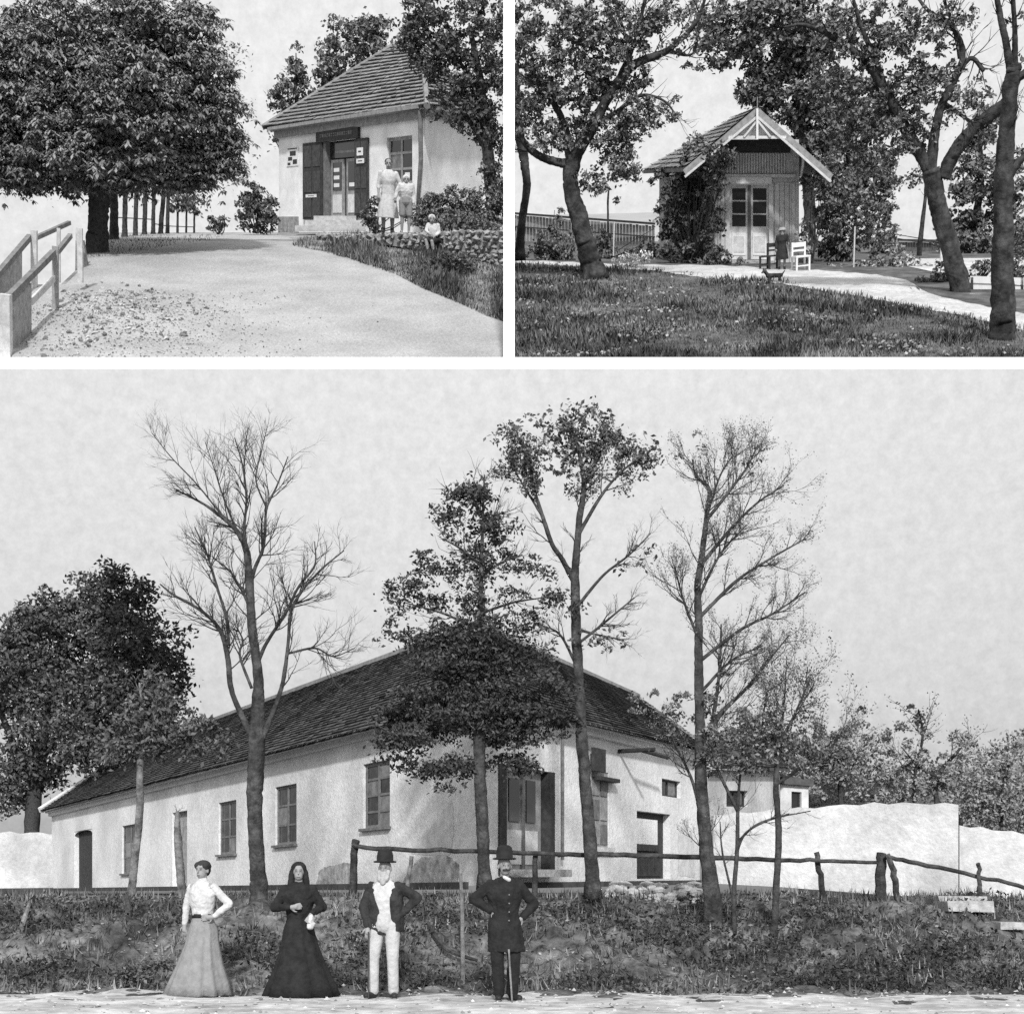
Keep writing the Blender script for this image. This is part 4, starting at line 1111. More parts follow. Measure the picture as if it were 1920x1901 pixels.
# --- board fence on the open edge of the road
def tbar(parent, name, a, b, w, h, m, st=TL):
    """a bar between two points (u, v, depth) with half width w, half height h in metres"""
    p, q_ = st.P(*a), st.P(*b)
    ax = q_ - p; L = np.linalg.norm(ax); ax /= L
    side = np.cross(ax, np.array([0, 0, 1.0])); side /= np.linalg.norm(side) + 1e-9
    upv = np.cross(side, ax)
    mb = MB(); mb.box((p + q_) / 2, L / 2, w, h, (ax, side, upv))
    return part(name, mb, m, parent)
def tquad(parent, name, pts, th, m, st=TL):
    P4 = [st.P(*p) for p in pts]
    n_ = np.cross(P4[1] - P4[0], P4[3] - P4[0]); n_ /= np.linalg.norm(n_)
    mb = MB(); mb.hexa([p for p in P4] + [p + n_ * th for p in P4])
    return part(name, mb, m, parent)
fa = root('board_fence', 'weathered board fence with sloping rails along the road edge', 'fence', TL, TL.P(104, 600, 28.4))
pm = mat('fence_pale', .5, .2, 8, .9, .2); pg = mat('fence_grey', .3, .3, 8, .9, .2)
tbar(fa, 'post', (104, 604, 28.2), (104, 462, 28.2), .055, .055, pg)
tbar(fa, 'post', (12, 690, 25.2), (10, 552, 25.2), .11, .09, pm)
tbar(fa, 'rail', (12, 562, 25.3), (100, 474, 28.1), .05, .05, M['wood_mid'])
tquad(fa, 'board', [(20, 672, 25.6), (54, 628, 26.7), (54, 530, 26.7), (20, 566, 25.6)], .05, pg)
tbar(fa, 'rail', (108, 472, 28.4), (132, 442, 29.6), .04, .04, M['wood_mid'])
tbar(fa, 'post', (151, 530, 30.7), (150, 428, 30.7), .05, .05, pm)
tquad(fa, 'board', [(56, 572, 26.8), (99, 528, 28.1), (99, 516, 28.1), (56, 558, 26.8)], .05, pm)
fb = root('board_fence', 'second pale board fence showing behind the first one', 'fence', TL, TL.P(62, 540, 31))
tbar(fb, 'post', (64, 560, 31), (64, 432, 31), .06, .06, pm)
tbar(fb, 'rail', (-30, 545, 28), (56, 444, 31), .05, .05, M['wood_mid'])
tquad(fb, 'board', [(-20, 560, 28.8), (37, 535, 30.3), (37, 468, 30.3), (-20, 534, 28.8)], .05, pg)
tbar(fb, 'post', (146, 510, 33.3), (147, 428, 33.3), .05, .05, pm)
tbar(fb, 'post', (110, 530, 32.2), (110, 428, 32.2), .035, .035, pm)
tbar(fb, 'rail', (68, 446, 31.2), (130, 418, 33), .04, .04, M['wood_mid'])
q = MB(); p = tg(157, 498); q.hexa([p + np.array([sx * w_, sy * .1, z_]) for z_, w_ in ((-.1, .1), (.52, .05)) for sx, sy in ((-1, -1), (1, -1), (1, 1), (-1, 1))])
thing('kerb_stone', q, M['stone_grey'], 'dark leaning guard stone at the foot of the chestnut', 'stone', TL, p)

# --- the shop
SH = Fac(TL, (523, 432, 246, 52.5), (797, 437, 206, 43.0))
SR = Fac(TL, (797, 437, 206, 43.0), (905, 430, 222, 47.5))
shop = root('village_shop', 'whitewashed village shop with a steep shingled hip roof', 'shop', TL, SH.br)
dr = SH.rect(609, 672, 262, 407); wn_ = SH.rect(725, 773, 256, 346)
wb = MB(); SH.wall(wb, [dr, wn_], .25); SR.wall(wb, [], .2)
part('wall', wb, mat('shop_plaster', .8, .1, 3, .95, .2, 14, coarse=.1, cscale=.8), shop)
q = MB(); SH.box(q, .0, .16, -.03, .14, 0, .04); part('plinth', q, M['stone_grey'], shop)
q = MB(); SH.box(q, -.02, 1.0, .93, 1.0, -.02, .1); SH.box(q, -.03, 1.005, 1.0, 1.03, -.02, .3); SR.box(q, .02, 1.0, .945, 1.0, -.02, .1); SR.box(q, .03, 1.02, 1.0, 1.03, -.02, .3)
part('cornice', q, M['wood_grey'], shop)
# roof
e0, e1, e2 = TL.P(492, 240, 54), TL.P(801, 199, 42.4), TL.P(925, 214, 47.5)
ap0, ap1 = TL.P(742, 84, 54), TL.P(790, 84, 53)
rb_ = MB(); dn = np.array([0, 0, .06]); bk1 = TL.P(640, 210, 62); 
rb_.add([e0 - dn, e1 - dn, ap1 - dn, ap0 - dn], [(0, 1, 2, 3)]); rb_.add([e1 - dn, e2 - dn, ap1 - dn], None, [(0, 1, 2)]); rb_.add([e0 - dn, ap0 - dn, bk1], None, [(0, 1, 2)]); rb_.add([ap0 - dn, ap1 - dn, e2 - dn + [0, 9, 0], bk1], [(0, 1, 2, 3)])
roof = part('roof', rb_, M['shingle_grey'], shop)
courses(roof, e0, e1, ap1, ap0, 19, .32, M['shingle_grey'], .075, 'shingle_course', .006)
courses(roof, e1, e2, ap1 + [.05, 0, 0], ap1, 19, .32, M['shingle_grey'], .075, 'shingle_course', .006)
q = MB(); q.tube([e0, ap0], [.1, .1], 5); q.tube([e1, ap1], [.1, .1], 5); part('ridge', q, M['shingle_grey'], roof)
q = MB(); q.tube([SH.at(1.0, .99, .16), SH.at(1.0, .6, .14), SH.at(.985, .3, .14), SH.at(.98, .05, .14)], [.07, .065, .06, .06], 8); part('downpipe', q, M['wood_mid'], shop)
# sign board over the door, with its faded lettering
sg = SH.rect(597, 676, 240, 264)
q = MB(); SH.box(q, sg[0], sg[1], sg[2], sg[3], .02, .1); sign = part('sign_board', q, M['wood_dark'], shop, 'long dark shop sign with faded lettering')
q = MB()
rs = np.random.default_rng(5)
x = .1
while x < .88:
    w_ = rs.uniform(.02, .04); a0, a1 = sg[0] + (sg[1] - sg[0]) * x, sg[0] + (sg[1] - sg[0]) * (x + w_)
    th = (sg[3] - sg[2])
    for y0, y1 in ((.35, .62),) if rs.uniform() < .4 else ((.35, .42), (.52, .62)):
        SH.box(q, a0, a1, sg[2] + th * y0, sg[2] + th * y1, .1, .104)
    x += w_ + .018
part('lettering', q, M['wood_mid'], sign)
# open dark shutters either side of the door
def shutter_(u0, u1, vt, vb, nm, lab):
    rc = SH.rect(u0, u1, vt, vb)
    mb = MB(); SH.box(mb, *rc, .02, .07); s_ = part('shutter', mb, M['wood_dark'], shop, lab)
    for kx in range(2):
        for ky in range(3):
            mb = MB(); SH.box(mb, *sub(rc, .08 + .46 * kx, .46 + .46 * kx, .03 + .33 * ky, .3 + .33 * ky), .07, .085); part('panel', mb, mat('shutter_brown', .06, .5, 9, .7), s_)
    return s_, rc
s1, r1 = shutter_(571, 607, 268, 412, 'shutter', 'dark panelled shutter folded open with a small pale plate')
s2, r2 = shutter_(668, 693, 260, 405, 'shutter', 'dark shutter carrying two small enamel plates')
for s_, rc, plates in ((s1, r1, [(.2, .75, .29, .33)]), (s2, r2, [(.25, .7, .78, .88), (.22, .78, .68, .74)])):
    for pl_ in plates:
        mb = MB(); SH.box(mb, *sub(rc, *pl_), .085, .1); part('enamel_plate', mb, M['paint_white'], s_)
        mb = MB(); SH.box(mb, *sub(rc, pl_[0] + .12, pl_[1] - .12, pl_[2] + (pl_[3] - pl_[2]) * .4, pl_[2] + (pl_[3] - pl_[2]) * .6), .1, .103); part('lettering', mb, M['wood_dark'], s_)
# glazed double door
mb = MB(); SH.box(mb, *sub(dr, 0, 1, 0, 1), -.24, -.2); door = part('door', mb, M['wood_dark'], shop, 'glazed double shop door with worn lower panels')
for x0, x1 in ((.08, .46), (.54, .92)):
    mb = MB(); SH.box(mb, *sub(dr, x0, x1, .02, .76), -.19, -.14); lf = part('leaf', mb, M['wood_grey'], door)
    mb = MB(); SH.box(mb, *sub(dr, x0 + .06, x1 - .06, .36, .72), -.14, -.125); part('pane', mb, gd, door)
    mb = MB(); SH.box(mb, *sub(dr, x0 + .06, x1 - .06, .06, .3), -.14, -.12); part('panel', mb, M['wood_pale'], door)
    for ky in range(3 if x0 < .3 else 1):
        mb = MB(); SH.box(mb, *sub(dr, x0 + .1, x1 - .12, .4 + .1 * ky, .45 + .1 * ky), -.125, -.115); part('card', mb, M['paint_white'], door)
mb = MB(); SH.box(mb, *sub(dr, .0, 1, .78, .99), -.19, -.15); part('transom', mb, M['glass_dark'], door)
mb = MB(); SH.box(mb, *sub(dr, .2, .85, .84, .87), -.15, -.14); part('lettering', mb, M['wood_grey'], door)
for x0, x1 in ((-.06, .04), (.96, 1.06)):
    mb = MB(); SH.box(mb, *sub(dr, x0, x1, 0, 1.02), -.2, .02); part('jamb', mb, M['wood_mid'], shop)
window(shop, SH, wn_, 2, 3, M['wood_grey'], gd, .09, -.08)
mb = MB(); SH.box(mb, *sub(wn_, .62, .8, .1, .25), -.1, -.085); part('card', mb, M['paint_white'], shop)
# posted bill
pb_ = SH.rect(538, 560, 277, 312)
mb = MB(); SH.box(mb, *pb_, .004, .02); bill = part('poster', mb, M['paint_white'], shop, 'small pictorial bill pasted on the plaster')
for a in ((.3, .8, .55, .8), (.15, .5, .3, .5), (.55, .9, .1, .35), (.1, .35, .06, .2), (.1, .9, .9, .96)):
    mb = MB(); SH.box(mb, *sub(pb_, *a), .02, .023); part('print', mb, M['wood_dark'], bill)
# steps
st_ = root('stone_steps', 'broad worn stone steps before the shop door', 'steps', TL, SH.at(.4, 0, .9))
for k, (u0, u1, v0, v1, d_) in enumerate(((588, 668, 405, 414, 46.3), (572, 678, 413, 424, 45.6), (553, 682, 423, 435, 44.8))):
    P0, P1, Q0, Q1 = TL.P(u0, v1, d_), TL.P(u1, v1, d_), TL.P(u0, v0, d_), TL.P(u1, v0, d_)
    kk = np.array([0, 1.6, 0]); mb = MB(); mb.hexa([P0, P1, Q1, Q0, P0 + kk, P1 + kk, Q1 + kk, Q0 + kk]); part('step', mb, mat('step_stone', .42, .25, 6, .95, .3), st_)

# --- low dry-stone wall with hedge behind
lw = root('stone_wall', 'low rough stone wall bordering the shop garden', 'wall', TL, TL.P(600, 445, 38.2))
def lwd(u): return np.interp(u, [590, 700, 800, 947], [39.5, 37.8, 36.0, 33.5])
def lwv(u): return np.interp(u, [590, 690, 800, 860, 947], [438, 439, 437, 433, 431])
def lwb(u): return np.interp(u, [590, 690, 800, 860, 947], [446, 452, 465, 490, 512])
u = 592.0
core = MB()
us = np.linspace(592, 947, 30)
for a, b in zip(us[:-1], us[1:]):
    P0, P1, T0, T1 = TL.P(a, lwb(a) + 4, lwd(a) + .1), TL.P(b, lwb(b) + 4, lwd(b) + .1), TL.P(a, lwv(a) + 1.5, lwd(a) + .1), TL.P(b, lwv(b) + 1.5, lwd(b) + .1)
    k = np.array([0, .45, 0]); core.hexa([P0, P1, T1, T0, P0 + k, P1 + k, T1 + k, T0 + k])
part('core', core, mat('mortar', .28, .3, 6, .95, .4), lw)
cnt = 0
for row in range(8):
    u = 594 + (row % 2) * 5
    while u < 944:
        w_ = rng.uniform(8, 17); v = lwv(u) + 4 + row * 9.0
        if v < lwb(u) + 2 and cnt < 240:
            c = TL.P(u + w_ / 2, v, lwd(u + w_ / 2) + .06)
            mb = MB(); r_ = TL.mx(lwd(u)); mb.ell((0, 0, 0), w_ * .52 * r_, .12, 4.3 * r_, 7, 5); mb.v = [mb.v[0] + rng.normal(0, .02, mb.v[0].shape) + c + np.array([0, rng.uniform(0, .08), rng.uniform(-.03, .03)])]
            part('stone', mb, M['stone_grey'], lw); cnt += 1
        u += w_
tc_ = MB(); tc_.smooth = True
us = np.linspace(592, 947, 24)
rows = [[TL.P(u, lwv(u) + 2.5, lwd(u) + .35) for u in us], [TL.P(u, 438.2, 41) for u in us], [TL.P(u, 437.4, 48) for u in us]]
G = np.array(rows); ii = np.arange(G.shape[0] * G.shape[1]).reshape(G.shape[:2])
tc_.add(G.reshape(-1, 3), np.stack([ii[:-1, :-1], ii[:-1, 1:], ii[1:, 1:], ii[1:, :-1]], -1).reshape(-1, 4))
struct('terrace', tc_, M['road_sand'], TL, label='level garden terrace held up by the low stone wall')
bush(TL, 'hedge', 'clipped dark hedge behind the low stone wall', 38.5, (860, 436), [(830, 398, 50, 40, .4, 0, 3600), (890, 392, 60, 40, .4, 0, 4200), (945, 385, 40, 48, .4, 0, 2400), (870, 418, 95, 22, .4, -.6, 3400), (800, 405, 28, 32, .4, 0, 1400)], M['leaf_mid'], 6, 'hedge', clump=8, ulim=TLIM, shell=.1)
bush(TL, 'shrub', 'dark shrub between the shop steps and the standing woman', 40, (700, 438), [(694, 395, 18, 36, .7, 0, 700), (704, 420, 20, 16, .7, 0, 350), (775, 405, 16, 28, .7, 0, 380)], M['leaf_dark'], 6, 'shrub', clump=8)
bush(TL, 'shrub', 'dark rounded shrub on the grass under the seated child', 32.8, (840, 525), [(835, 498, 48, 30, .7, 0, 1300), (870, 500, 24, 26, .7, 0, 420), (800, 512, 26, 16, .7, 0, 260)], M['leaf_dark'], 7, 'shrub', clump=9)
bush(TL, 'shrub', 'full round shrub on the road crest beside the shop', 45, (480, 438), [(482, 395, 38, 42, .8, 0, 1500), (462, 380, 22, 24, .8, 0, 350), (478, 352, 16, 18, .8, 0, 220), (505, 410, 16, 26, .8, 0, 300)], M['leaf_dark'], 7, 'shrub', clump=9)
bush(TL, 'shrub', 'small round shrub alone on the road crest', 46, (410, 440), [(408, 420, 20, 17, .8, 0, 420), (418, 408, 8, 10, .8, 0, 60)], M['leaf_dark'], 6, 'shrub', clump=6)

# --- horse chestnut and the avenue
CH = [[(183, 476, 21), (184, 420, 18), (186, 350, 18), (190, 250, 14), (200, 150, 9), (210, 60, 5)], [(187, 330, 9), (100, 250, 6), (40, 190, 3)], [(188, 300, 9), (280, 230, 6), (370, 170, 3)], [(190, 240, 8), (120, 130, 5), (80, 60, 3)], [(195, 200, 7), (290, 110, 5), (350, 50, 3)]]
tree(TL, 'chestnut_tree', 'huge horse chestnut overhanging the road and fence', 36, CH, M['bark_dark'], M['leaf_chestnut'],
     blobs=[(190, 170, 200, 130, .5, 1.5, 3060), (190, 60, 190, 110, .6, 0, 2550), (330, 90, 95, 100, .6, 0, 1530), (90, 130, 120, 110, .6, 0, 1870), (360, 200, 95, 90, .6, 0, 1615), (220, 180, 150, 100, .6, -1, 2550), (60, 260, 110, 75, .6, 0, 1530), (180, 280, 130, 60, .6, -1, 1870), (310, 290, 110, 55, .6, 0, 1360), (410, 270, 55, 50, .6, 0, 561), (60, 320, 80, 40, .6, 0, 714), (230, 320, 130, 30, .6, 0, 1020), (360, 320, 50, 25, .6, 0, 306), (-40, 200, 80, 150, .6, 0, 1360)],
     palm=12, clump=28, shell=.25, flat=.4, per=22)
av = [(214, 452, 9, 40), (234, 446, 5.5, 42), (254, 445, 5, 44), (271, 443, 5, 45.5), (287, 442, 4.5, 47), (301, 441, 5, 48), (314, 441, 4, 49.5), (333, 441, 2.6, 51), (349, 441, 2.2, 52), (364, 441, 2.2, 53)]
ordn = ['first', 'second', 'third', 'fourth', 'fifth', 'sixth', 'seventh', 'eighth', 'ninth', 'tenth']
for k, (u, v, r_, d_) in enumerate(av):
    top = 330 if u < 320 else 380
    lean = (6 if k == 5 else rng.uniform(-2, 2))
    big = u < 320
    bl = [(u + 8, 322, 42, 26, .8, 0, 420)] if big else [(u + 3, 388 - (u - 333) * .2, 20, 17, .8, 0, 260)]
    tree(TL, 'avenue_tree', ordn[k] + ' avenue trunk counted from the chestnut', d_, [[(u, v, r_), (u + lean * .3, 410, r_ * .85), (u + lean, 365, r_ * .8), (u + lean * 1.3, top, r_ * .5)]], M['bark_dark'], M['leaf_dark'], blobs=bl, leaf_px=7, clump=10, group='avenue of trees on the crest', shell=.2)
wf = root('wire_fence', 'thin wire strung between the avenue trunks', 'fence', TL, TL.P(222, 440, 41))
for k, pts in enumerate(([(216, 408, .8, 40), (255, 410, .8, 44), (290, 412, .8, 47)], [(290, 420, .8, 47), (315, 424, .8, 49.5), (364, 426, .8, 53)])):
    sp = spline(pts, 4); mb = MB(); mb.tube(np.array([TL.P(a[0], a[1], a[3]) for a in sp]), sp[:, 2] * TL.mx(45), 4); part('wire', mb, M['iron_dark'], wf)
# --- trees round the shop
tree(TL, 'conifer_tree', 'pointed tree behind the left roof corner of the shop', 64, [[(560, 400, 5), (556, 250, 4), (555, 100, 1)]], M['bark_dark'], M['leaf_mid'],
     blobs=[(556, 120, 16, 36, .8, 0, 420), (552, 170, 34, 40, .8, 0, 900), (545, 215, 44, 34, .8, 0, 900), (585, 185, 18, 26, .8, 0, 300), (525, 250, 16, 26, .8, 0, 200), (520, 180, 12, 14, .8, 0, 120)], leaf_px=8, clump=12, shell=.1)
tree(TL, 'round_tree', 'round leafy tree rising behind the shop roof slope', 60, [[(680, 400, 6), (675, 200, 5), (670, 80, 2)]], M['bark_dark'], M['leaf_mid'],
     blobs=[(665, 85, 60, 52, .8, 0, 2200), (620, 130, 30, 48, .8, 0, 900), (695, 50, 32, 22, .8, 0, 500), (715, 90, 26, 40, .8, 0, 600), (650, 150, 50, 40, .8, 0, 900)], leaf_px=8, clump=13, shell=.15)
tree(TL, 'leafy_tree', 'great overhanging tree hiding the right half of the shop', 39.5, [[(925, 436, 12), (920, 350, 11), (912, 260, 10), (900, 150, 7), (880, 50, 4)], [(915, 280, 6), (860, 200, 4), (810, 150, 2)], [(905, 180, 5), (840, 90, 3), (780, 40, 1.5)]], M['bark_dark'], M['leaf_dark'],
     blobs=[(860, 40, 115, 60, .6, 0, 3200), (800, 60, 55, 70, .6, 0, 1300), (840, 120, 65, 55, .6, 0, 1700), (900, 150, 60, 80, .6, 0, 1900), (860, 195, 50, 38, .6, 0, 1100), (905, 230, 45, 40, .6, 0, 1000), (935, 300, 30, 80, .6, 0, 1100), (915, 330, 20, 30, .6, 0, 260), (770, 60, 30, 40, .6, 0, 500), (940, 90, 50, 90, .6, 0, 1500)], leaf_px=8, clump=15, ulim=TLIM, shell=.15)

# ================================================================== UPPER SCENE B: the garden summerhouse
RLIM = (962, 2300)
TRD = [(418, 130), (425, 110), (435, 85), (450, 64), (470, 52), (490, 44), (505, 40), (540, 34), (600, 29), (670, 25), (700, 23.6)]
def trd(v): return float(interp(v, TRD))
def rg(u, v, dz=0.0):
    p = TR.P(u, v, TR.near(u, v, trd(v), DIVY + .6)); p[2] += dz
    return p
g = MB(); g.smooth = True
rows = [[rg(u, v) for u in np.linspace(962, 2300, 70)] for v in np.linspace(453, 677, 52)]
G = np.array(rows); ii = np.arange(G.shape[0] * G.shape[1]).reshape(G.shape[:2])
g.add(G.reshape(-1, 3), np.stack([ii[:-1, :-1], ii[:-1, 1:], ii[1:, 1:], ii[1:, :-1]], -1).reshape(-1, 4))
fr = G[-1]; lo2 = fr + np.array([0, .3, -.04]); jj = np.arange(len(fr))
g.add(np.vstack([fr, lo2]), np.stack([jj[:-1], jj[1:], jj[1:] + len(fr), jj[:-1] + len(fr)], -1))
struct('lawn', g, mat('lawn_soil', .09, .5, 3, .95, .4, 10, coarse=.3, cscale=1), TR, label='dark rough lawn in front of the summerhouse')
PU = [(962, 489), (1010, 490), (1100, 494), (1230, 498), (1330, 498), (1440, 503), (1540, 508), (1640, 516), (1705, 527), (1738, 551), (1800, 566), (1920, 590), (2000, 606), (2300, 650)]
PL = [(962, 494), (1010, 497), (1100, 502), (1230, 509), (1330, 524), (1440, 529), (1540, 546), (1640, 562), (1740, 582), (1800, 592), (1920, 622), (2000, 645), (2300, 720)]
g = MB(); g.smooth = True
rows = []
for u in np.linspace(963, 2200, 90):
    a, b = interp(u, PU), interp(u, PL)
    rows.append([rg(u, v + 1.0 * math.sin(u * .09 + v), .015) for v in np.linspace(a, b, 7)])
G = np.array(rows); ii = np.arange(G.shape[0] * G.shape[1]).reshape(G.shape[:2])
g.add(G.reshape(-1, 3), np.stack([ii[:-1, :-1], ii[:-1, 1:], ii[1:, 1:], ii[1:, :-1]], -1).reshape(-1, 4))
struct('path', g, mat('path_gravel', .42, .25, 9, .95, .5, 18, coarse=.14, cscale=1.2), TR, label='bright gravel garden path passing the summerhouse')
g = MB(); g.smooth = True
rows = [[rg(u, interp(u, [(1700, 486), (1960, 484)]) + (interp(u, [(1700, 500), (1790, 520), (1960, 545)]) - 486) * t, .012) for t in np.linspace(0, 1, 8)] for u in np.linspace(1700, 2100, 30)]
G = np.array(rows); ii = np.arange(G.shape[0] * G.shape[1]).reshape(G.shape[:2])
g.add(G.reshape(-1, 3), np.stack([ii[:-1, :-1], ii[:-1, 1:], ii[1:, 1:], ii[1:, :-1]], -1).reshape(-1, 4))
struct('path', g, M['path_gravel'], TR, label='bright gravel clearing behind the twin trunks')
n = 62000
uu = rng.uniform(962, 1960, n); vv_ = 497 + (676 - 497) * rng.uniform(0, 1, n) ** 1.15
k = vv_ > interp(uu, PL) - 1 + rng.normal(0, 2.5, n); uu, vv_ = uu[k], vv_[k]
P_ = np.array([rg(a, b) for a, b in zip(uu, vv_)])
gb = MB(); blades(gb, P_, rng.uniform(.04, .13, len(P_)) * (1 + .7 * np.clip(fbm(P_[:, 0], P_[:, 1], .9, 7), -.8, 1)), .9, .3)
struct('grass', gb, mat('lawn_grass', .11, .4, 1.5, .9, island=.6, coarse=.6, cscale=.7), TR, label='uncut lawn grass before the garden path', kind='stuff')
k = rng.uniform(0, 1, len(P_)) < .16 * np.clip(fbm(P_[:, 0], P_[:, 1], 1.1, 4), 0, 1)
lb = MB(); add_leaves(lb, P_[k] + np.array([0, 0, .09]), .06, .8, 1.5, .6)
struct('weeds', lb, mat('clover', .2, .3, 1.5, .9, island=.6), TR, label='pale clover leaves among the lawn grass', kind='stuff')
# far hill
g = MB(); g.smooth = True
us = np.linspace(962, 1290, 60)
top = [TR.P(u, 396 + 6 * math.sin(u * .008) + (u - 985) * .02, 150) for u in us]; bot = [TR.P(u, 470, 120) for u in us]; bk_ = [p + np.array([0, 60, -4]) for p in top]
jj = np.arange(60); nn = 60
g.add(np.vstack([bot, top, bk_]), np.vstack([np.stack([jj[:-1], jj[1:], jj[1:] + nn, jj[:-1] + nn], -1), np.stack([jj[:-1] + nn, jj[1:] + nn, jj[1:] + 2 * nn, jj[:-1] + 2 * nn], -1)]))
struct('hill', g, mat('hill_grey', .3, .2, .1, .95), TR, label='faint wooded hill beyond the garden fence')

# --- board fences at the back of the garden
def pale_fence(lab, u0, u1, vt0, vt1, vb0, vb1, d0, d1, n, m, mr):
    f = root('board_fence', lab, 'fence', TR, TR.P(u0, vb0, d0))
    for k in range(n):
        a = k / n; b = (k + .88) / n
        L = lambda x, y, t: x + (y - x) * t
        ua, ub = L(u0, u1, a), L(u0, u1, b); da, db = L(d0, d1, a), L(d0, d1, b)
        P0, P1 = TR.P(ua, L(vb0, vb1, a), da), TR.P(ub, L(vb0, vb1, b), db)
        jt = rng.uniform(-1, 1)
        T0, T1 = TR.P(ua, L(vt0, vt1, a) + jt, da), TR.P(ub, L(vt0, vt1, b) + jt, db)
        kk = np.array([0, .04, 0]); mb = MB(); mb.hexa([P0, P1, T1, T0, P0 + kk, P1 + kk, T1 + kk, T0 + kk]); part('board', mb, m, f)
    for off, w_ in ((0, 3.5), (24, 2)):
        mb = MB(); P0, P1 = TR.P(u0, vt0 + off - 2, d0 - .08), TR.P(u1, vt1 + off - 2, d1 - .08); h = w_ * TR.mx(d0); 
        mb.hexa([P0, P1, P1 + [0, 0, h], P0 + [0, 0, h], P0 + [0, .12, 0], P1 + [0, .12, 0], P1 + [0, .12, h], P0 + [0, .12, h]]); part('rail', mb, mr, f)
pale_fence('grey board fence with dark top rail behind the leaning apple tree', 963, 1228, 404, 424, 452, 470, 62, 56, 44, M['wood_grey'], M['wood_dark'])
pale_fence('low board fence seen between the trunks beyond the flower bed', 1672, 1772, 454, 456, 492, 494, 52, 51, 20, M['wood_mid'], M['wood_dark'])

# --- summerhouse
GF = Fac(TR, (1336, 492, 262, 43.5), (1498, 494, 262, 43.5))
sm_ = root('summerhouse', 'small timber summerhouse with ornamental gable and glazed double door', 'summerhouse', TR, GF.at(.5, 0))
dr = GF.rect(1367, 1443, 346, 489)
wb = MB(); GF.wall(wb, [dr], .12)
bL = TR.P(1236, 486, 49.5); bLt = TR.P(1236, 318, 49.5)
wb.add([GF.bl, bL, bLt, TR.P(1336, 318, 43.5)], [(0, 1, 2, 3)])
bR = TR.P(1440, 486, 51); wb.add([GF.br, bR, TR.P(1440, 300, 51), GF.tr], [(0, 1, 2, 3)])
part('wall', wb, mat('timber_wall', .5, .2, 6, .9, .2), sm_)
brd = mat('timber_board', .56, .22, 7, .9, .2)
for k in range(18):
    a0, a1 = k / 18 + .004, (k + 1) / 18 - .004
    if a1 < dr[0] - .02 or a0 > dr[1] + .02:
        mb = MB(); GF.box(mb, a0, a1, .0, .66, 0, .025 + rng.uniform(0, .008)); part('board', mb, brd, sm_)
for k in range(3):
    a0 = (.02, .1, .92)[k]
    mb = MB(); GF.box(mb, a0, a0 + .035, .0, .66, .035, .06); part('batten', mb, M['wood_pale'], sm_)
slat_m = M['wood_pale']
b0 = GF.rect(1362, 1474, 288, 326)
for k in range(22):
    mb = MB(); GF.box(mb, *sub(b0, k / 22 + .006, (k + .62) / 22, 0, 1), .0, .05); part('slat', mb, slat_m, sm_)
mb = MB(); GF.box(mb, *GF.rect(1352, 1482, 262, 287), .01, .03); part('panel', mb, M['wood_dark'], sm_)
mb = MB(); GF.box(mb, *GF.rect(1340, 1492, 327, 333), .02, .09); part('rail', mb, M['wood_pale'], sm_)
mb = MB(); GF.box(mb, *GF.rect(1363, 1447, 333, 345), .02, .1); part('lintel', mb, M['paint_white'], sm_)
# double door
for s_, (u0, u1) in enumerate(((1368, 1403), (1407, 1442))):
    rc = GF.rect(u0, u1, 347, 487)
    mb = MB(); GF.box(mb, *rc, -.09, -.05); lf = part('door', mb, M['wood_pale'], sm_)
    for ky in range(3):
        mb = MB(); GF.box(mb, *sub(rc, .14, .86, .45 + .175 * ky, .605 + .175 * ky), -.05, -.043); part('pane', mb, gd, lf)
    mb = MB(); GF.box(mb, *sub(rc, .14, .86, .06, .36), -.05, -.035); part('panel', mb, M['paint_white'], lf)
    mb = MB(); GF.box(mb, *sub(rc, .22, .78, .1, .32), -.035, -.025); part('panel', mb, M['wood_pale'], lf)
mb = MB(); GF.box(mb, *GF.rect(1402, 1408, 347, 488), -.05, -.02); part('rail', mb, M['wood_mid'], sm_)
for u0, u1 in ((1360, 1368), (1442, 1450)):
    mb = MB(); GF.box(mb, *GF.rect(u0, u1, 345, 490), -.05, .07); part('jamb', mb, M['wood_pale'], sm_)
mb = MB(); GF.box(mb, *GF.rect(1358, 1452, 488, 496), -.1, .6); part('doorstep', mb, M['stone_light'], sm_)
# roof with deep overhang
ap = TR.P(1420, 208, 42.3); el, er = TR.P(1286, 322, 42.3), TR.P(1557, 332, 42.3)
apb = TR.P(1384, 222, 50.5); elb, erb = TR.P(1206, 326, 50.5), TR.P(1480, 322, 51)
rb_ = MB(); th = np.array([0, 0, .1])
rb_.hexa([el, ap, apb, elb, el + th, ap + th, apb + th, elb + th]); rb_.hexa([ap, er, erb, apb, ap + th, er + th, erb + th, apb + th])
rf_ = part('roof', rb_, M['wood_mid'], sm_)
courses(rf_, elb + th * 1.1, el + th * 1.1, ap + th * 1.1, apb + th * 1.1, 12, .25, mat('roof_shingle', .2, .3, 6, .9, island=.3), .05, 'shingle_course')
def tb(name, a, b, w, h, m, dd=0):
    return tbar(sm_, name, a, b, w, h, m, TR)
for (u0, v0), (u1, v1) in (((1420, 211), (1284, 325)), ((1420, 211), (1558, 334))):
    tb('bargeboard', (u0, v0, 42.15), (u1, v1, 42.15), .05, .1, M['wood_grey'])
    tb('bargeboard', (u0, v0 + 8, 42.05), (u1, v1 + 7, 42.05), .03, .03, M['wood_pale'])
tb('tie_beam', (1366, 258, 42.1), (1474, 258, 42.1), .04, .035, M['wood_pale'])
tb('king_post', (1420, 204, 42.0), (1420, 262, 42.0), .035, .035, M['paint_white'])
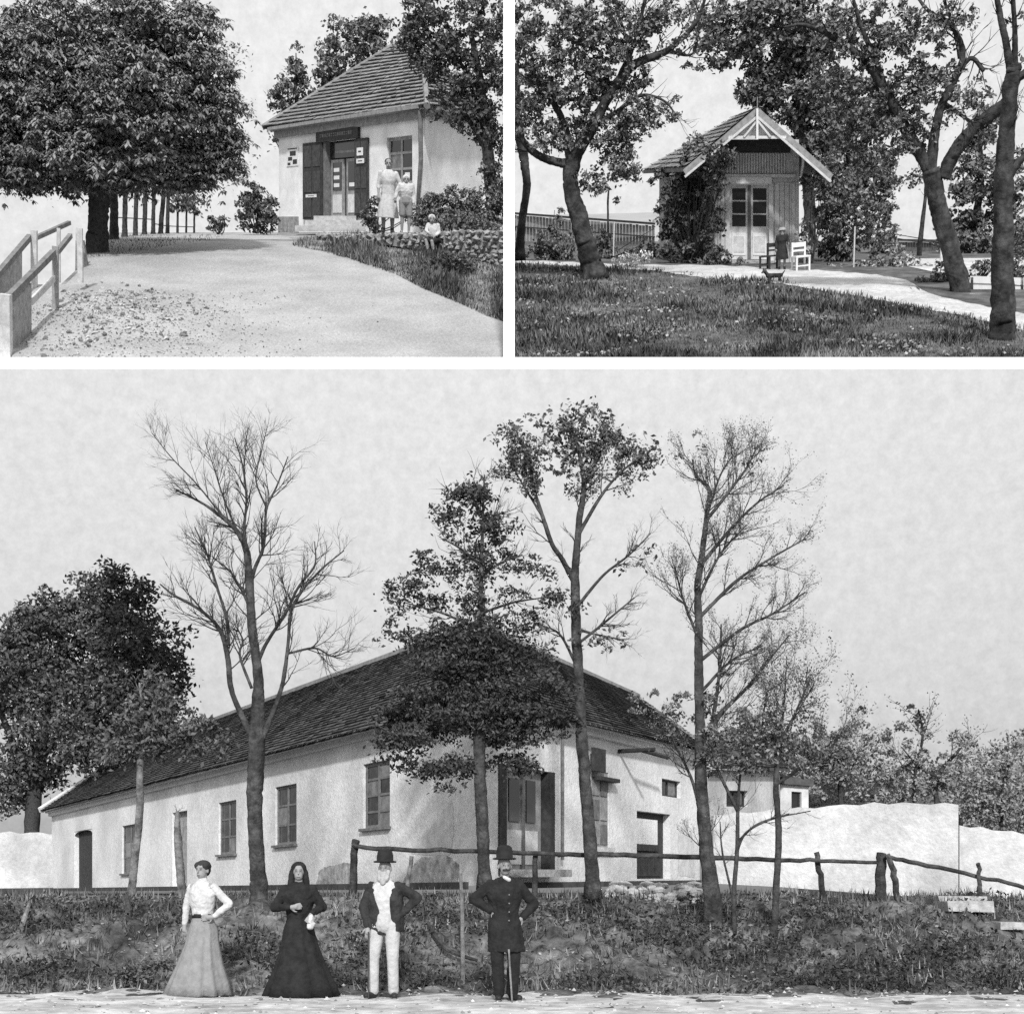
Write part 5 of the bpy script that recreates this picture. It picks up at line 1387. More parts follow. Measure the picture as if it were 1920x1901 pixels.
tb('finial', (1420, 182, 42.0), (1420, 205, 42.0), .012, .012, M['wood_grey'])
tb('strut', (1395, 257, 42.05), (1420, 226, 42.05), .025, .025, M['wood_pale']); tb('strut', (1445, 257, 42.05), (1420, 226, 42.05), .025, .025, M['wood_pale'])
mb = MB(); tri = [TR.P(1380, 256, 42.2), TR.P(1460, 256, 42.2), TR.P(1420, 218, 42.2)]; mb.add(tri + [p + np.array([0, .03, 0]) for p in tri], None, [(0, 1, 2), (3, 5, 4)]); part('panel', mb, M['paint_white'], sm_)
# curved braces under the overhang
for sgn in (-1, 1):
    c0 = [(1420 + sgn * 56, 262, 2.5, 42.2), (1420 + sgn * 78, 276, 2.5, 42.2), (1420 + sgn * 86, 300, 2.5, 42.6), (1420 + sgn * 82, 330, 2.5, 43.2)]
    sp = spline(c0, 4); mb = MB(); mb.tube(np.array([TR.P(a[0], a[1], a[3]) for a in sp]), sp[:, 2] * TR.mx(42), 6); part('brace', mb, M['wood_pale'], sm_)

# --- climbing plants on the summerhouse
lm, ld, lp = M['leaf_mid'], M['leaf_dark'], M['leaf_pale']
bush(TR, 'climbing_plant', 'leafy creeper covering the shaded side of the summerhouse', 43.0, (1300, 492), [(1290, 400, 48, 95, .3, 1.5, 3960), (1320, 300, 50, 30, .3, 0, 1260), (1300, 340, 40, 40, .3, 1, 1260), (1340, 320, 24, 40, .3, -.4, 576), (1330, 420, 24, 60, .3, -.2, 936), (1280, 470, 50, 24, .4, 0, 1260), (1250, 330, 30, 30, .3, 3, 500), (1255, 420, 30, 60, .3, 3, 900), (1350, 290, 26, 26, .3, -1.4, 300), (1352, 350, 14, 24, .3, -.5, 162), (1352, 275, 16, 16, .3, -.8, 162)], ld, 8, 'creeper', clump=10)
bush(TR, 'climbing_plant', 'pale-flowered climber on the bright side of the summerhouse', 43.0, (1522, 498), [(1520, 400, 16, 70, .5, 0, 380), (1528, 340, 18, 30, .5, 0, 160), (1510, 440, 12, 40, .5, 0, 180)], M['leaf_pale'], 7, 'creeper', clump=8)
bush(TR, 'shrub', 'tall dark shrub right of the pale-flowered climber', 44.0, (1560, 500), [(1560, 420, 36, 80, .6, 0, 1700), (1600, 400, 46, 80, .6, 0, 1800), (1560, 330, 36, 50, .6, 0, 800), (1650, 420, 34, 60, .6, 0, 800), (1580, 470, 50, 26, .6, 0, 700)], lm, 8, clump=11)
bush(TR, 'flower_bush', 'bright flowering bush edging the path by the summerhouse', 41, (1180, 507), [(1178, 488, 40, 16, .7, 0, 620), (1200, 480, 18, 10, .7, 0, 150)], M['leaf_white'], 6, clump=7)
bush(TR, 'flower_bush', 'wide pale flowering bush along the far path edge', 41.5, (1680, 518), [(1680, 490, 42, 26, .7, 0, 800), (1640, 500, 50, 14, .7, 0, 480), (1580, 503, 40, 10, .7, 0, 300), (1730, 506, 40, 14, .7, 0, 420)], M['leaf_pale'], 7, clump=8)
bush(TR, 'flower_bush', 'grey leafy bush between the slim trunk and the apple tree', 45, (1040, 488), [(1040, 455, 46, 30, .7, 0, 1100), (1010, 470, 40, 18, .7, 0, 600), (1060, 475, 40, 14, .7, 0, 500), (1042, 410, 16, 26, .7, 0, 200)], mat('leaf_grey', .15, .3, 1.5, .8, island=.5), 7, clump=9)
bush(TR, 'shrub', 'small shrub below the fence beside the apple trunk', 46, (1130, 490), [(1125, 450, 30, 36, .7, 0, 600), (1160, 478, 34, 14, .7, 0, 380), (1215, 470, 30, 24, .7, 0, 500)], ld, 7, clump=9)
bush(TR, 'shrub', 'dark clumpy plant at the bend of the path', 36, (1750, 568), [(1745, 540, 50, 26, .7, 0, 1600), (1775, 512, 34, 28, .7, 0, 900), (1725, 556, 36, 12, .7, 0, 500), (1790, 560, 24, 14, .7, 0, 300)], ld, 7, clump=9)
bush(TR, 'flower_bush', 'low mixed plants along the upper path edge beyond the stake', 42, (1650, 512), [(1610, 505, 40, 8, .6, 0, 300), (1670, 512, 40, 9, .6, 0, 320), (1720, 522, 30, 12, .6, 0, 300), (1560, 500, 26, 8, .6, 0, 160)], lm, 7, clump=7)
bush(TR, 'shrub', 'leafy plant between the two dark trunks', 36, (1835, 530), [(1836, 505, 24, 22, .6, 0, 420), (1905, 500, 26, 40, .6, 0, 700), (1915, 450, 20, 30, .6, 0, 300)], lm, 7, clump=8)
bush(TR, 'shrub', 'leafy rose bush beside the doorstep', 42, (1352, 500), [(1352, 478, 24, 18, .7, 0, 340), (1375, 490, 20, 9, .7, 0, 150), (1330, 485, 20, 14, .7, 0, 200)], lm, 7, clump=8)
for lab, a, b, d_ in (('thin garden stake in the pale flowers', (1600, 515), (1603, 425), 41), ('thin garden stake near the board fence', (1150, 480), (1152, 416), 45), ('pale post beside the forked apple trunk', (1764, 500), (1766, 452), 44)):
    mb = MB(); p = TR.P(*a, d_); mb.tube([p, TR.P(*b, d_)], [.022 if d_ != 44 else .04] * 2, 6); thing('garden_stake', mb, M['wood_pale'], lab, 'stake', TR, p)
# bench behind the trunks
bn = root('garden_bench', 'white slatted garden bench half hidden behind the trunks', 'bench', TR, TR.P(1838, 560, 33.5))
for k, v in enumerate((524, 540)):
    tbar(bn, 'slat', (1818, v, 33.8 + .02 * k), (1925, v + 4, 33.8), .03, .07, M['paint_white'], TR)
tbar(bn, 'seat', (1816, 552, 33.3), (1925, 556, 33.3), .22, .025, M['paint_white'], TR)
for u in (1822, 1916):
    tbar(bn, 'leg', (u, 582, 33.2), (u, 552, 33.2), .03, .03, M['wood_dark'], TR); tbar(bn, 'leg', (u, 576, 33.8), (u, 520, 33.8), .03, .03, M['wood_dark'], TR)

# --- trees of the garden
bd_ = M['bark_dark']; bm2 = mat('bark_orchard', .045, .6, 7, .95, .7, 18, coarse=.5, cscale=2.5)
TA = [[(1114, 514, 21), (1100, 462, 18), (1085, 410, 16), (1070, 350, 15), (1074, 292, 15)], [(1074, 300, 12), (1110, 240, 10), (1140, 185, 8.5), (1185, 125, 7), (1250, 96, 5), (1300, 50, 3.5), (1320, 5, 2.5), (1330, -40, 2)], [(1072, 300, 10), (1055, 230, 7), (1030, 180, 5), (1005, 145, 4), (985, 118, 3)],
      [(1070, 310, 8), (1030, 300, 7), (1000, 285, 6), (980, 262, 5), (966, 240, 4)], [(1140, 186, 5), (1090, 186, 4), (1045, 186, 3), (1020, 170, 2)], [(1160, 150, 6), (1190, 80, 4), (1210, 0, 3)], [(1185, 125, 4), (1170, 60, 3), (1150, 0, 2)], [(1250, 96, 3), (1300, 100, 2), (1312, 30, 1.5)], [(1110, 240, 5), (1150, 215, 4), (1200, 180, 3), (1245, 190, 2), (1270, 220, 1.5)]]
tree(TR, 'apple_tree', 'leaning old apple tree with a wide leafy crown left of the summerhouse', 37, TA, bm2, lm, twigs=dict(len=70, n=10, n0=4, lev=1, start0=.9, start=.25, r=1.5),
     blobs=[(1040, 60, 90, 75, .6, 0, 3360), (1140, 50, 85, 60, .6, 0, 2520), (1010, 160, 60, 70, .6, 0, 2100), (1100, 150, 80, 60, .6, 0, 2660), (1180, 140, 55, 55, .6, 0, 1260), (1040, 240, 60, 45, .6, 0, 1400), (1130, 250, 60, 50, .6, 0, 1819), (1190, 230, 45, 45, .6, 0, 1120), (1170, 310, 50, 34, .6, 0, 840), (1110, 330, 30, 30, .6, 0, 420), (1220, 60, 50, 40, .6, 0, 560), (1270, 100, 50, 50, .6, 0, 280), (1240, 20, 60, 25, .6, 0, 560), (1300, 270, 30, 22, .6, 0, 168), (1260, 200, 30, 26, .6, 0, 224), (980, 40, 30, 60, .6, 0, 700), (985, 220, 24, 40, .6, 0, 420)], leaf_px=8, clump=13, ulim=RLIM, shell=.1)
tree(TR, 'slim_tree', 'slim curved trunk cut by the picture edge beside the apple tree', 40, [[(974, 478, 9), (978, 420, 7), (987, 350, 7), (982, 300, 8), (974, 255, 9), (970, 200, 7), (968, 120, 4)]], bm2, ld, blobs=[(985, 130, 40, 40, .6, 0, 250)], leaf_px=8, ulim=RLIM, clump=12)
TB = [[(1814, 612, 19), (1800, 545, 18), (1776, 450, 16), (1757, 380, 15), (1744, 318, 15)], [(1744, 322, 11), (1705, 255, 9), (1668, 185, 8), (1625, 120, 6.5), (1570, 75, 4.5), (1510, 48, 3), (1470, 52, 1.5)], [(1746, 322, 11), (1752, 255, 9), (1765, 200, 8), (1790, 150, 6.5), (1805, 100, 5), (1785, 50, 4), (1740, 20, 3), (1710, -20, 2)],
      [(1768, 335, 12), (1790, 285, 12), (1830, 240, 11), (1870, 205, 10), (1900, 180, 7)], [(1790, 150, 5), (1820, 110, 4), (1845, 135, 3)], [(1668, 185, 5), (1640, 110, 5), (1615, 50, 4), (1600, 0, 3)], [(1800, 110, 4), (1790, 60, 3), (1770, 0, 2.5)], [(1765, 190, 4), (1800, 215, 3), (1830, 235, 2)]]
tree(TR, 'apple_tree', 'forked apple tree right of the summerhouse with outspread limbs', 33.5, TB, bm2, lm, twigs=dict(len=60, n=8, n0=3, lev=1, start0=.9, start=.25, r=1.5),
     blobs=[(1600, 60, 90, 70, .6, 0, 2400), (1700, 80, 80, 80, .6, 0, 2560), (1750, 170, 60, 60, .6, 0, 1600), (1650, 190, 80, 60, .6, 0, 1920), (1600, 250, 60, 50, .6, 0, 1440), (1700, 250, 60, 40, .6, 0, 960), (1820, 180, 40, 40, .6, 0, 448), (1790, 40, 40, 40, .6, 0, 416), (1840, 260, 40, 40, .6, 0, 480), (1640, 310, 60, 30, .6, 0, 800), (1560, 160, 50, 50, .6, 0, 960)], leaf_px=8, clump=13, ulim=RLIM, shell=.1)
TC = [[(1880, 668, 27), (1880, 635, 24), (1880, 560, 21), (1880, 440, 18), (1882, 330, 16), (1888, 240, 14), (1898, 150, 13), (1902, 118, 11)], [(1896, 140, 7), (1888, 90, 6), (1875, 30, 5), (1866, -20, 4)], [(1902, 130, 6), (1903, 60, 4.5), (1898, -20, 4)], [(1890, 335, 7), (1915, 300, 6), (1950, 280, 4)], [(1904, 150, 8), (1935, 130, 6), (1970, 120, 5)], [(1886, 300, 3), (1900, 230, 2), (1905, 200, 1)]]
tree(TR, 'garden_tree', 'thick dark trunk nearest the camera at the garden picture edge', 27, TC, bm2, ld, twigs=dict(len=50, n=4, n0=2, lev=1, start0=.9, start=.3, r=1.5), blobs=[(1915, 60, 20, 60, .6, 0, 60), (1800, 380, 1, 1, .6, 0, 4)], leaf_px=9, clump=14)
tree(TR, 'slim_tree', 'thin young tree standing before the far low fence', 48, [[(1722, 492, 5), (1727, 440, 4.5), (1733, 390, 3.5), (1737, 345, 2.5), (1736, 310, 1.5)]], bm2, ld, blobs=[(1730, 320, 30, 30, .8, 0, 160)], leaf_px=7, twigs=dict(len=40, n=6, lev=1, start0=.6, r=1))
tree(TR, 'standard_rose', 'slender standard rose with drooping head in front of the board fence', 46, [[(1138, 470, 2.2), (1140, 420, 2), (1140, 375, 2), (1142, 350, 1.5)]], bm2, ld, blobs=[(1140, 345, 30, 16, .8, 0, 170), (1120, 360, 14, 10, .8, 0, 40), (1156, 375, 9, 10, .8, 0, 50)], leaf_px=7, clump=7)
tree(TR, 'backdrop_tree', 'broad leafy tree filling the sky behind the summerhouse', 58, [[(1520, 470, 12), (1515, 350, 10), (1500, 200, 8), (1490, 80, 5)], [(1510, 260, 5), (1440, 150, 3), (1400, 60, 2)], [(1512, 280, 5), (1580, 200, 3), (1640, 150, 2)]], bd_, lm,
     blobs=[(1420, 60, 95, 70, .6, 0, 4800), (1330, 40, 40, 50, .6, 0, 800), (1500, 60, 90, 80, .6, 0, 4800), (1470, 170, 75, 65, .6, 0, 3840), (1560, 200, 90, 80, .6, 0, 4480), (1530, 280, 80, 60, .6, 0, 3520), (1600, 330, 70, 60, .6, 0, 3200), (1640, 240, 60, 80, .6, 0, 2400), (1340, 110, 30, 18, .6, 0, 144), (1430, 150, 40, 50, .6, 0, 1120), (1560, 400, 40, 60, .6, 0, 1120), (1640, 380, 40, 50, .6, 0, 960)], leaf_px=9, clump=14, shell=.1, ulim=RLIM)
tree(TR, 'backdrop_tree', 'leafy tree behind the twin trunks at the garden edge', 52, [[(1835, 500, 8), (1830, 420, 7), (1840, 330, 5), (1835, 250, 3)]], bd_, lm,
     blobs=[(1830, 340, 50, 70, .6, 0, 2210), (1810, 430, 46, 50, .6, 0, 1700), (1880, 380, 50, 60, .6, 0, 1360), (1850, 240, 36, 40, .6, 0, 595), (1830, 480, 60, 20, .6, 0, 1020), (1920, 450, 40, 50, .6, 0, 850), (1770, 400, 14, 30, .6, 0, 204), (1900, 300, 40, 40, .6, 0, 442)], leaf_px=9, clump=13, shell=.1, ulim=RLIM)

bush(TR, 'hedge', 'leafy hedge covering the far lawn behind the bench', 50, (1850, 478), [(1800, 455, 50, 26, .5, 0, 900), (1870, 450, 60, 30, .5, 0, 1200), (1950, 448, 60, 32, .5, 0, 900), (1650, 455, 40, 24, .5, 0, 700)], lm, 8, 'hedge', clump=10, shell=.1)  # hedge added to cover the bare far edge of the lawn

# ================================================================== people
class Fig:
    """a figure in its own metres (x right, -y towards the camera, z up, 1.7 tall) set on a stage"""
    def __init__(s, st, label, u, vfeet, vtop, d, tall=1.7, yaw=0.0, group=None, foot=None):
        s.st = st
        p = st.P(u, vfeet, d) if foot is None else foot
        h = st.P(u, vtop, d)[2] - st.P(u, vfeet, d)[2]
        s.k = h / tall
        s.kx = s.k / st.c
        s.p = p
        s.c, s.s = math.cos(yaw), math.sin(yaw)
        s.r = root('person', label, 'person', st, p, group)
    def part(s, name, mb, m, voxel=0.0, parent=None, label=None, smooth=6, disp=0.0, dsc=.06):
        v = []
        for a in mb.v:
            x, y, z = a[:, 0], a[:, 1], a[:, 2]
            v.append(np.stack([(x * s.c - y * s.s) * s.kx, (x * s.s + y * s.c) * s.kx, z * s.k], -1) + s.p)
        mb.v = v
        mb.smooth = True
        o = part(name, mb, m, parent or s.r, label)
        if voxel:
            md = o.modifiers.new('remesh', 'REMESH'); md.mode = 'VOXEL'; md.voxel_size = voxel * s.k; md.use_smooth_shade = True
            if smooth:
                ms = o.modifiers.new('smooth', 'SMOOTH'); ms.iterations = smooth; ms.factor = .5
            if disp:
                tx = bpy.data.textures.new('folds', 'CLOUDS'); tx.noise_scale = dsc * s.k; tx.noise_depth = 2
                dm_ = o.modifiers.new('folds', 'DISPLACE'); dm_.texture = tx; dm_.strength = disp * s.k; dm_.mid_level = .5; dm_.texture_coords = 'LOCAL'
        return o

def V(*a): return np.array(a, float)
J0 = dict(head=V(0, -.01, 1.585), neck=V(0, .01, 1.44), chest=V(0, 0, 1.28), waist=V(0, 0, 1.05), hip=V(0, 0, .92),
          shL=V(-.165, 0, 1.365), elL=V(-.22, .02, 1.1), wrL=V(-.22, -.05, .88), shR=V(.165, 0, 1.365), elR=V(.22, .02, 1.1), wrR=V(.22, -.05, .88),
          hdL=V(0, -.1, -1), hdR=V(0, -.1, -1), hpL=V(-.09, 0, .9), knL=V(-.1, -.02, .49), anL=V(-.1, .02, .08), toL=V(-.12, -.14, .03), hpR=V(.09, 0, .9), knR=V(.1, -.02, .49), anR=V(.1, .02, .08), toR=V(.12, -.14, .03))
def unit(v): return v / (np.linalg.norm(v) + 1e-9)
def hand(mb, w, d, side):
    d = unit(d); lat = unit(np.cross(d, V(0, 1, 0.1))) * side; nn = np.cross(d, lat)
    mb.capsule(w, .026, w + d * .07, .034)
    mb.capsule(w + d * .05 + lat * .015, .022, w + d * .085 - lat * .015, .022)
    for k, (o, L) in enumerate(((-.03, .058), (-.01, .07), (.01, .074), (.03, .064))):
        a = w + d * .08 + lat * o; b = a + unit(d + lat * o * 4 + nn * .25) * L * .55; c = b + unit(d + lat * o * 2 + nn * .8) * L * .5
        mb.capsule(a, .0105, b, .0098, 8, 4); mb.capsule(b, .0098, c, .0085, 8, 4)
    a = w + d * .025 + lat * .03; b = a + unit(d + lat * 1.1) * .035
    mb.capsule(a, .013, b, .0115, 8, 4); mb.capsule(b, .0115, b + unit(d + lat * .3) * .03, .0095, 8, 4)
def body(f, J, legs=True, bare=False, child=False):
    mb = MB()
    h = J['head']; hs = 1.0 if not child else 1.22
    mb.ell(h + V(0, .012, .022), .074 * hs, .092 * hs, .09 * hs, 20, 13)
    mb.ell(h + V(0, -.02, -.045) * hs, .054 * hs, .066 * hs, .065 * hs, 16, 11)
    mb.capsule(h + V(0, -.088, .012) * hs, .009 * hs, h + V(0, -.102, -.022) * hs, .0125 * hs, 8, 4)
    mb.capsule(h + V(-.034, -.074, .03) * hs, .011, h + V(.034, -.074, .03) * hs, .011, 8, 4)
    mb.capsule(h + V(-.016, -.08, -.06) * hs, .008, h + V(.016, -.08, -.06) * hs, .008, 8, 4)
    for sx in (-1, 1):
        mb.ell(h + V(sx * .076 * hs, .012, -.005), .012, .022, .032, 8, 7)
    mb.capsule(h + V(0, .02, -.06), .05 * hs, J['neck'] + V(0, 0, -.04), .055)
    mb.capsule(J['neck'] + V(0, 0, -.06), .07, J['chest'], .12); mb.capsule(J['chest'], .125, J['waist'], .105); mb.capsule(J['waist'], .105, J['hip'], .12)
    for s_, sd in (('L', -1), ('R', 1)):
        mb.capsule(J['chest'] + V(sd * .06, 0, .08), .075, J['sh' + s_], .055)
        mb.capsule(J['sh' + s_], .05, J['el' + s_], .038); mb.capsule(J['el' + s_], .037, J['wr' + s_], .025)
        hand(mb, J['wr' + s_], J['hd' + s_], sd)
        if legs:
            mb.capsule(J['hp' + s_], .085, J['kn' + s_], .055); mb.capsule(J['kn' + s_], .053, J['kn' + s_] * .55 + J['an' + s_] * .45, .052); mb.capsule(J['kn' + s_] * .55 + J['an' + s_] * .45, .05, J['an' + s_], .036)
            mb.capsule(J['an' + s_] + V(0, .02, -.03), .034, J['to' + s_], .03)
    b = f.part('body', mb, M['skin'], .0075, None, None, 3)
    eb = MB()
    for sx in (-1, 1):
        eb.ell(h + V(sx * .031, -.0805, .012) * hs, .0095, .008, .0042, 8, 6)
        eb.capsule(h + V(sx * .018, -.087, .033) * hs, .0028, h + V(sx * .046, -.08, .034) * hs, .002, 6, 3)
    f.part('eyes', eb, M['skin_shade'])
    e2 = MB(); e2.capsule(h + V(-.018, -.0885, -.062) * hs, .0035, h + V(.018, -.0885, -.062) * hs, .0035, 6, 3)
    f.part('mouth', e2, M['skin_shade'])
    return b
def sleeve(mb, J, s_, r0, r1, r2, cut=.93):
    mb.capsule(J['sh' + s_], r0, J['el' + s_], r1); mb.capsule(J['el' + s_], r1, J['el' + s_] + (J['wr' + s_] - J['el' + s_]) * cut, r2)
def torso(mb, J, sc=1.0, z0=.98, dy=0.0):
    cx = J['chest'][0]
    mb.loft([(z0, J['waist'][0], dy, .135 * sc, .105 * sc), (1.08, J['waist'][0], dy, .145 * sc, .115 * sc), (1.2, cx, dy - .005, .175 * sc, .135 * sc), (1.3, cx, dy, .185 * sc, .13 * sc), (1.37, cx, dy, .165 * sc, .11 * sc), (1.42, cx, dy, .115 * sc, .085 * sc), (1.455, cx, dy, .07 * sc, .068 * sc)], 28)
def shoes(f, J, m):
    mb = MB()
    for s_ in 'LR':
        mb.capsule(J['an' + s_] + V(0, .03, -.035), .045, J['to' + s_] + V(0, 0, .015), .038); mb.capsule(J['an' + s_] + V(0, 0, .06), .045, J['an' + s_] + V(0, 0, -.03), .045)
    f.part('shoes', mb, m, .01)
def trousers(f, J, m, r=(.1, .075, .062)):
    mb = MB(); mb.capsule(J['waist'] + V(0, 0, -.03), .13, J['hip'], .14)
    for s_ in 'LR':
        mb.capsule(J['hp' + s_], r[0] + .015, J['kn' + s_], r[1]); mb.capsule(J['kn' + s_], r[1], J['an' + s_] + V(0, 0, .02), r[2])
    return f.part('trousers', mb, m, .011, None, None, 4, .007, .07)

# --- woman in a pale blouse and long grey skirt
f = Fig(B, 'woman in a white blouse and long grey skirt, hand on hip', 380, 1866, 1616, 16.65, 1.69, -.35)
J = dict(J0, elR=V(.37, .03, 1.16), wrR=V(.2, -.06, 1.0), hdR=V(-1, -.3, -.1), elL=V(-.25, .02, 1.14), wrL=V(-.24, -.04, .9), hdL=V(.05, -.1, -1))
body(f, J, False)
mb = MB(); torso(mb, J, 1.0); sleeve(mb, J, 'L', .058, .052, .034); sleeve(mb, J, 'R', .058, .052, .034); mb.loft([(1.42, 0, 0, .07, .065), (1.49, 0, 0, .058, .058)], 16)
f.part('blouse', mb, M['cloth_white'], .01, None, None, 3, .022, .05)
mb = MB(); mb.loft([(.985, 0, 0, .142, .115), (1.035, 0, 0, .14, .112)], 28); f.part('belt', mb, M['cloth_black'])
mb = MB(); mb.loft([(.012, -.09, .02, .45, .36), (.15, -.075, .02, .39, .33), (.4, -.05, .02, .29, .26), (.65, -.02, .02, .215, .2), (.85, 0, .02, .18, .17), (.98, 0, .0, .135, .11), (1.0, 0, 0, .12, .1)], 72, .11, 9)
f.part('skirt', mb, M['cloth_grey'])
mb = MB(); h = J['head']; mb.ell(h + V(0, .03, .05), .098, .1, .085, 18, 11); mb.ell(h + V(0, .08, 0), .07, .05, .07); mb.ell(h + V(.06, .0, .06), .045, .06, .05); mb.ell(h + V(-.06, .0, .06), .045, .06, .05)
f.part('hair', mb, M['hair_dark'], .009, None, None, 3, .015, .03)

# --- woman in black
f = Fig(B, 'woman dressed all in black with a dark shawl over her hair', 560, 1868, 1622, 16.5, 1.67, .12)
J = dict(J0, elL=V(-.3, -.02, 1.13), wrL=V(-.1, -.19, 1.14), hdL=V(1, -.15, .1), elR=V(.3, -.02, 1.14), wrR=V(.17, -.17, 1.06), hdR=V(-.35, -.3, -.7))
body(f, J, False)
mb = MB(); torso(mb, J, 1.12); sleeve(mb, J, 'L', .066, .06, .04); sleeve(mb, J, 'R', .066, .06, .04); mb.loft([(1.2, 0, 0, .21, .16), (1.33, 0, 0, .19, .135), (1.4, 0, 0, .14, .1), (1.46, 0, .01, .085, .08)], 24)
f.part('bodice', mb, M['cloth_black'], .011, None, None, 3, .025, .05)
mb = MB(); mb.loft([(.012, .03, .02, .47, .38), (.15, .03, .02, .42, .35), (.4, .02, .02, .31, .28), (.65, .01, .02, .23, .22), (.85, 0, .02, .19, .18), (.98, 0, .0, .15, .125), (1.02, 0, 0, .14, .11)], 72, .1, 8, 1.0)
f.part('skirt', mb, M['cloth_black'])
h = J['head']
mb = MB(); mb.ell(h + V(0, .035, .045), .1, .1, .09, 18, 11); mb.capsule(h + V(-.085, .02, 0), .035, h + V(-.1, .0, -.16), .045); mb.capsule(h + V(.085, .02, 0), .035, h + V(.1, .0, -.16), .045); mb.capsule(h + V(0, .08, 0), .07, h + V(0, .07, -.16), .08)
f.part('shawl', mb, M['cloth_black'], .009, None, None, 3, .012, .04)
mb = MB(); mb.capsule(V(.16, -.2, 1.02), .03, V(.15, -.21, .9), .045); mb.capsule(V(.14, -.2, .98), .025, V(.19, -.2, .93), .03); f.part('handkerchief', mb, M['cloth_white'], .008, None, None, 2, .02, .03)

# --- bearded man in a short jacket and white trousers
f = Fig(B, 'bearded man in a dark jacket and white trousers with a soft hat', 722, 1872, 1586, 16.2, 1.86, -.15)
J = dict(J0, elL=V(-.27, .0, 1.12), wrL=V(-.2, -.06, .88), hdL=V(.05, -.25, -1), elR=V(.39, .06, 1.23), wrR=V(.22, .02, 1.04), hdR=V(-1, 0, -.3), knL=V(-.14, -.02, .49), anL=V(-.15, .02, .08), toL=V(-.2, -.14, .03), knR=V(.1, -.02, .49), anR=V(.1, .02, .08), toR=V(.15, -.14, .03))
body(f, J)
trousers(f, J, M['cloth_pale'], (.088, .074, .066))
mb = MB(); torso(mb, J, .97, .99, -.012); f.part('shirt', mb, M['cloth_white'], .012, None, None, 2, .02, .05)
mb = MB()
# jacket open down the front: two overlapping halves and a back
mb.loft([(.78, -.06, .035, .155, .13), (1.0, -.07, .025, .15, .14), (1.2, -.075, .02, .145, .15), (1.33, -.07, .015, .13, .125), (1.4, -.05, .015, .09, .085)], 24)
mb.loft([(.82, .13, .035, .1, .11), (1.0, .125, .03, .1, .12), (1.2, .1, .02, .12, .15), (1.33, .075, .015, .125, .125), (1.4, .05, .015, .09, .085)], 24)
mb.loft([(.8, .0, .06, .17, .08), (1.0, 0, .06, .17, .08), (1.3, 0, .05, .18, .09), (1.44, 0, .03, .1, .07)], 24)
sleeve(mb, J, 'L', .068, .062, .046); sleeve(mb, J, 'R', .068, .062, .046)
f.part('jacket', mb, M['cloth_dark'], .011, None, None, 3, .022, .05)
h = J['head']
mb = MB(); mb.capsule(h + V(0, -.075, -.07), .045, h + V(0, -.1, -.17), .035); mb.capsule(h + V(-.055, -.05, -.04), .03, h + V(-.04, -.09, -.13), .03); mb.capsule(h + V(.055, -.05, -.04), .03, h + V(.04, -.09, -.13), .03); mb.capsule(h + V(-.03, -.095, -.045), .014, h + V(.03, -.095, -.045), .014)
f.part('beard', mb, M['hair_white'], .008, None, None, 3, .015, .02)
mb = MB(); mb.loft([(1.66, 0, 0, .135, .15), (1.675, 0, 0, .14, .155), (1.685, 0, 0, .1, .115), (1.74, 0, 0, .1, .115), (1.8, 0, 0, .085, .1), (1.82, .0, 0, .05, .06)], 28); f.part('hat', mb, M['cloth_black'])
shoes(f, J, M['leather'])
mb = MB(); mb.tube([V(-.19, -.1, .82), V(-.18, -.2, .4), V(-.17, -.28, .02)], [.011, .011, .009], 7)
cane = np.vstack(mb.v); mb.v = [np.stack([cane[:, 0] * f.kx, cane[:, 1] * f.kx, cane[:, 2] * f.k], -1) + f.p]
thing('walking_stick', mb, M['wood_dark'], "thin dark walking stick held by the white-bearded man", 'walking stick', B, f.p)

# --- man in a long coat and top hat
f = Fig(B, 'man in a long black coat and round-crowned hat with elbows out', 946, 1876, 1580, 15.88, 1.86, .22)
J = dict(J0, elL=V(-.36, .05, 1.2), wrL=V(-.17, -.03, 1.06), hdL=V(.8, 0, -.5), elR=V(.37, .05, 1.14), wrR=V(.22, .0, .98), hdR=V(-.8, -.1, -.5), knL=V(-.09, -.02, .49), anL=V(-.06, .02, .08), toL=V(-.1, -.14, .03), knR=V(.11, -.02, .49), anR=V(.1, .02, .08), toR=V(.15, -.14, .03))
body(f, J)
trousers(f, J, M['cloth_black'], (.1, .08, .07))
mb = MB(); torso(mb, J, 1.16, .9); mb.loft([(.58, .03, .02, .225, .17), (.75, .02, .02, .215, .165), (.95, 0, .015, .18, .145), (1.05, 0, .01, .165, .135)], 28)
sleeve(mb, J, 'L', .07, .064, .047); sleeve(mb, J, 'R', .07, .064, .047); mb.capsule(V(-.05, -.07, 1.44), .03, V(-.1, -.1, 1.3), .03); mb.capsule(V(.05, -.07, 1.44), .03, V(.1, -.1, 1.3), .03)
f.part('coat', mb, M['cloth_black'], .011, None, None, 3, .024, .05)
mb = MB()
for z in (.95, 1.05, 1.15, 1.25): mb.ell((.02, -.155 - .01 * (z > 1), z), .01, .008, .01, 8, 6)
f.part('buttons', mb, M['wood_mid'])
h = J['head']
mb = MB(); mb.ell(h + V(0, .03, .01), .084, .088, .085, 16, 10); f.part('hair', mb, M['hair_dark'], .009, None, None, 3)
mb = MB(); mb.capsule(h + V(-.035, -.09, -.045), .012, h + V(.035, -.09, -.045), .012); f.part('moustache', mb, M['hair_dark'])
mb = MB(); mb.capsule(V(-.02, -.085, 1.455), .022, V(.03, -.1, 1.425), .025); f.part('neckcloth', mb, M['cloth_white'])
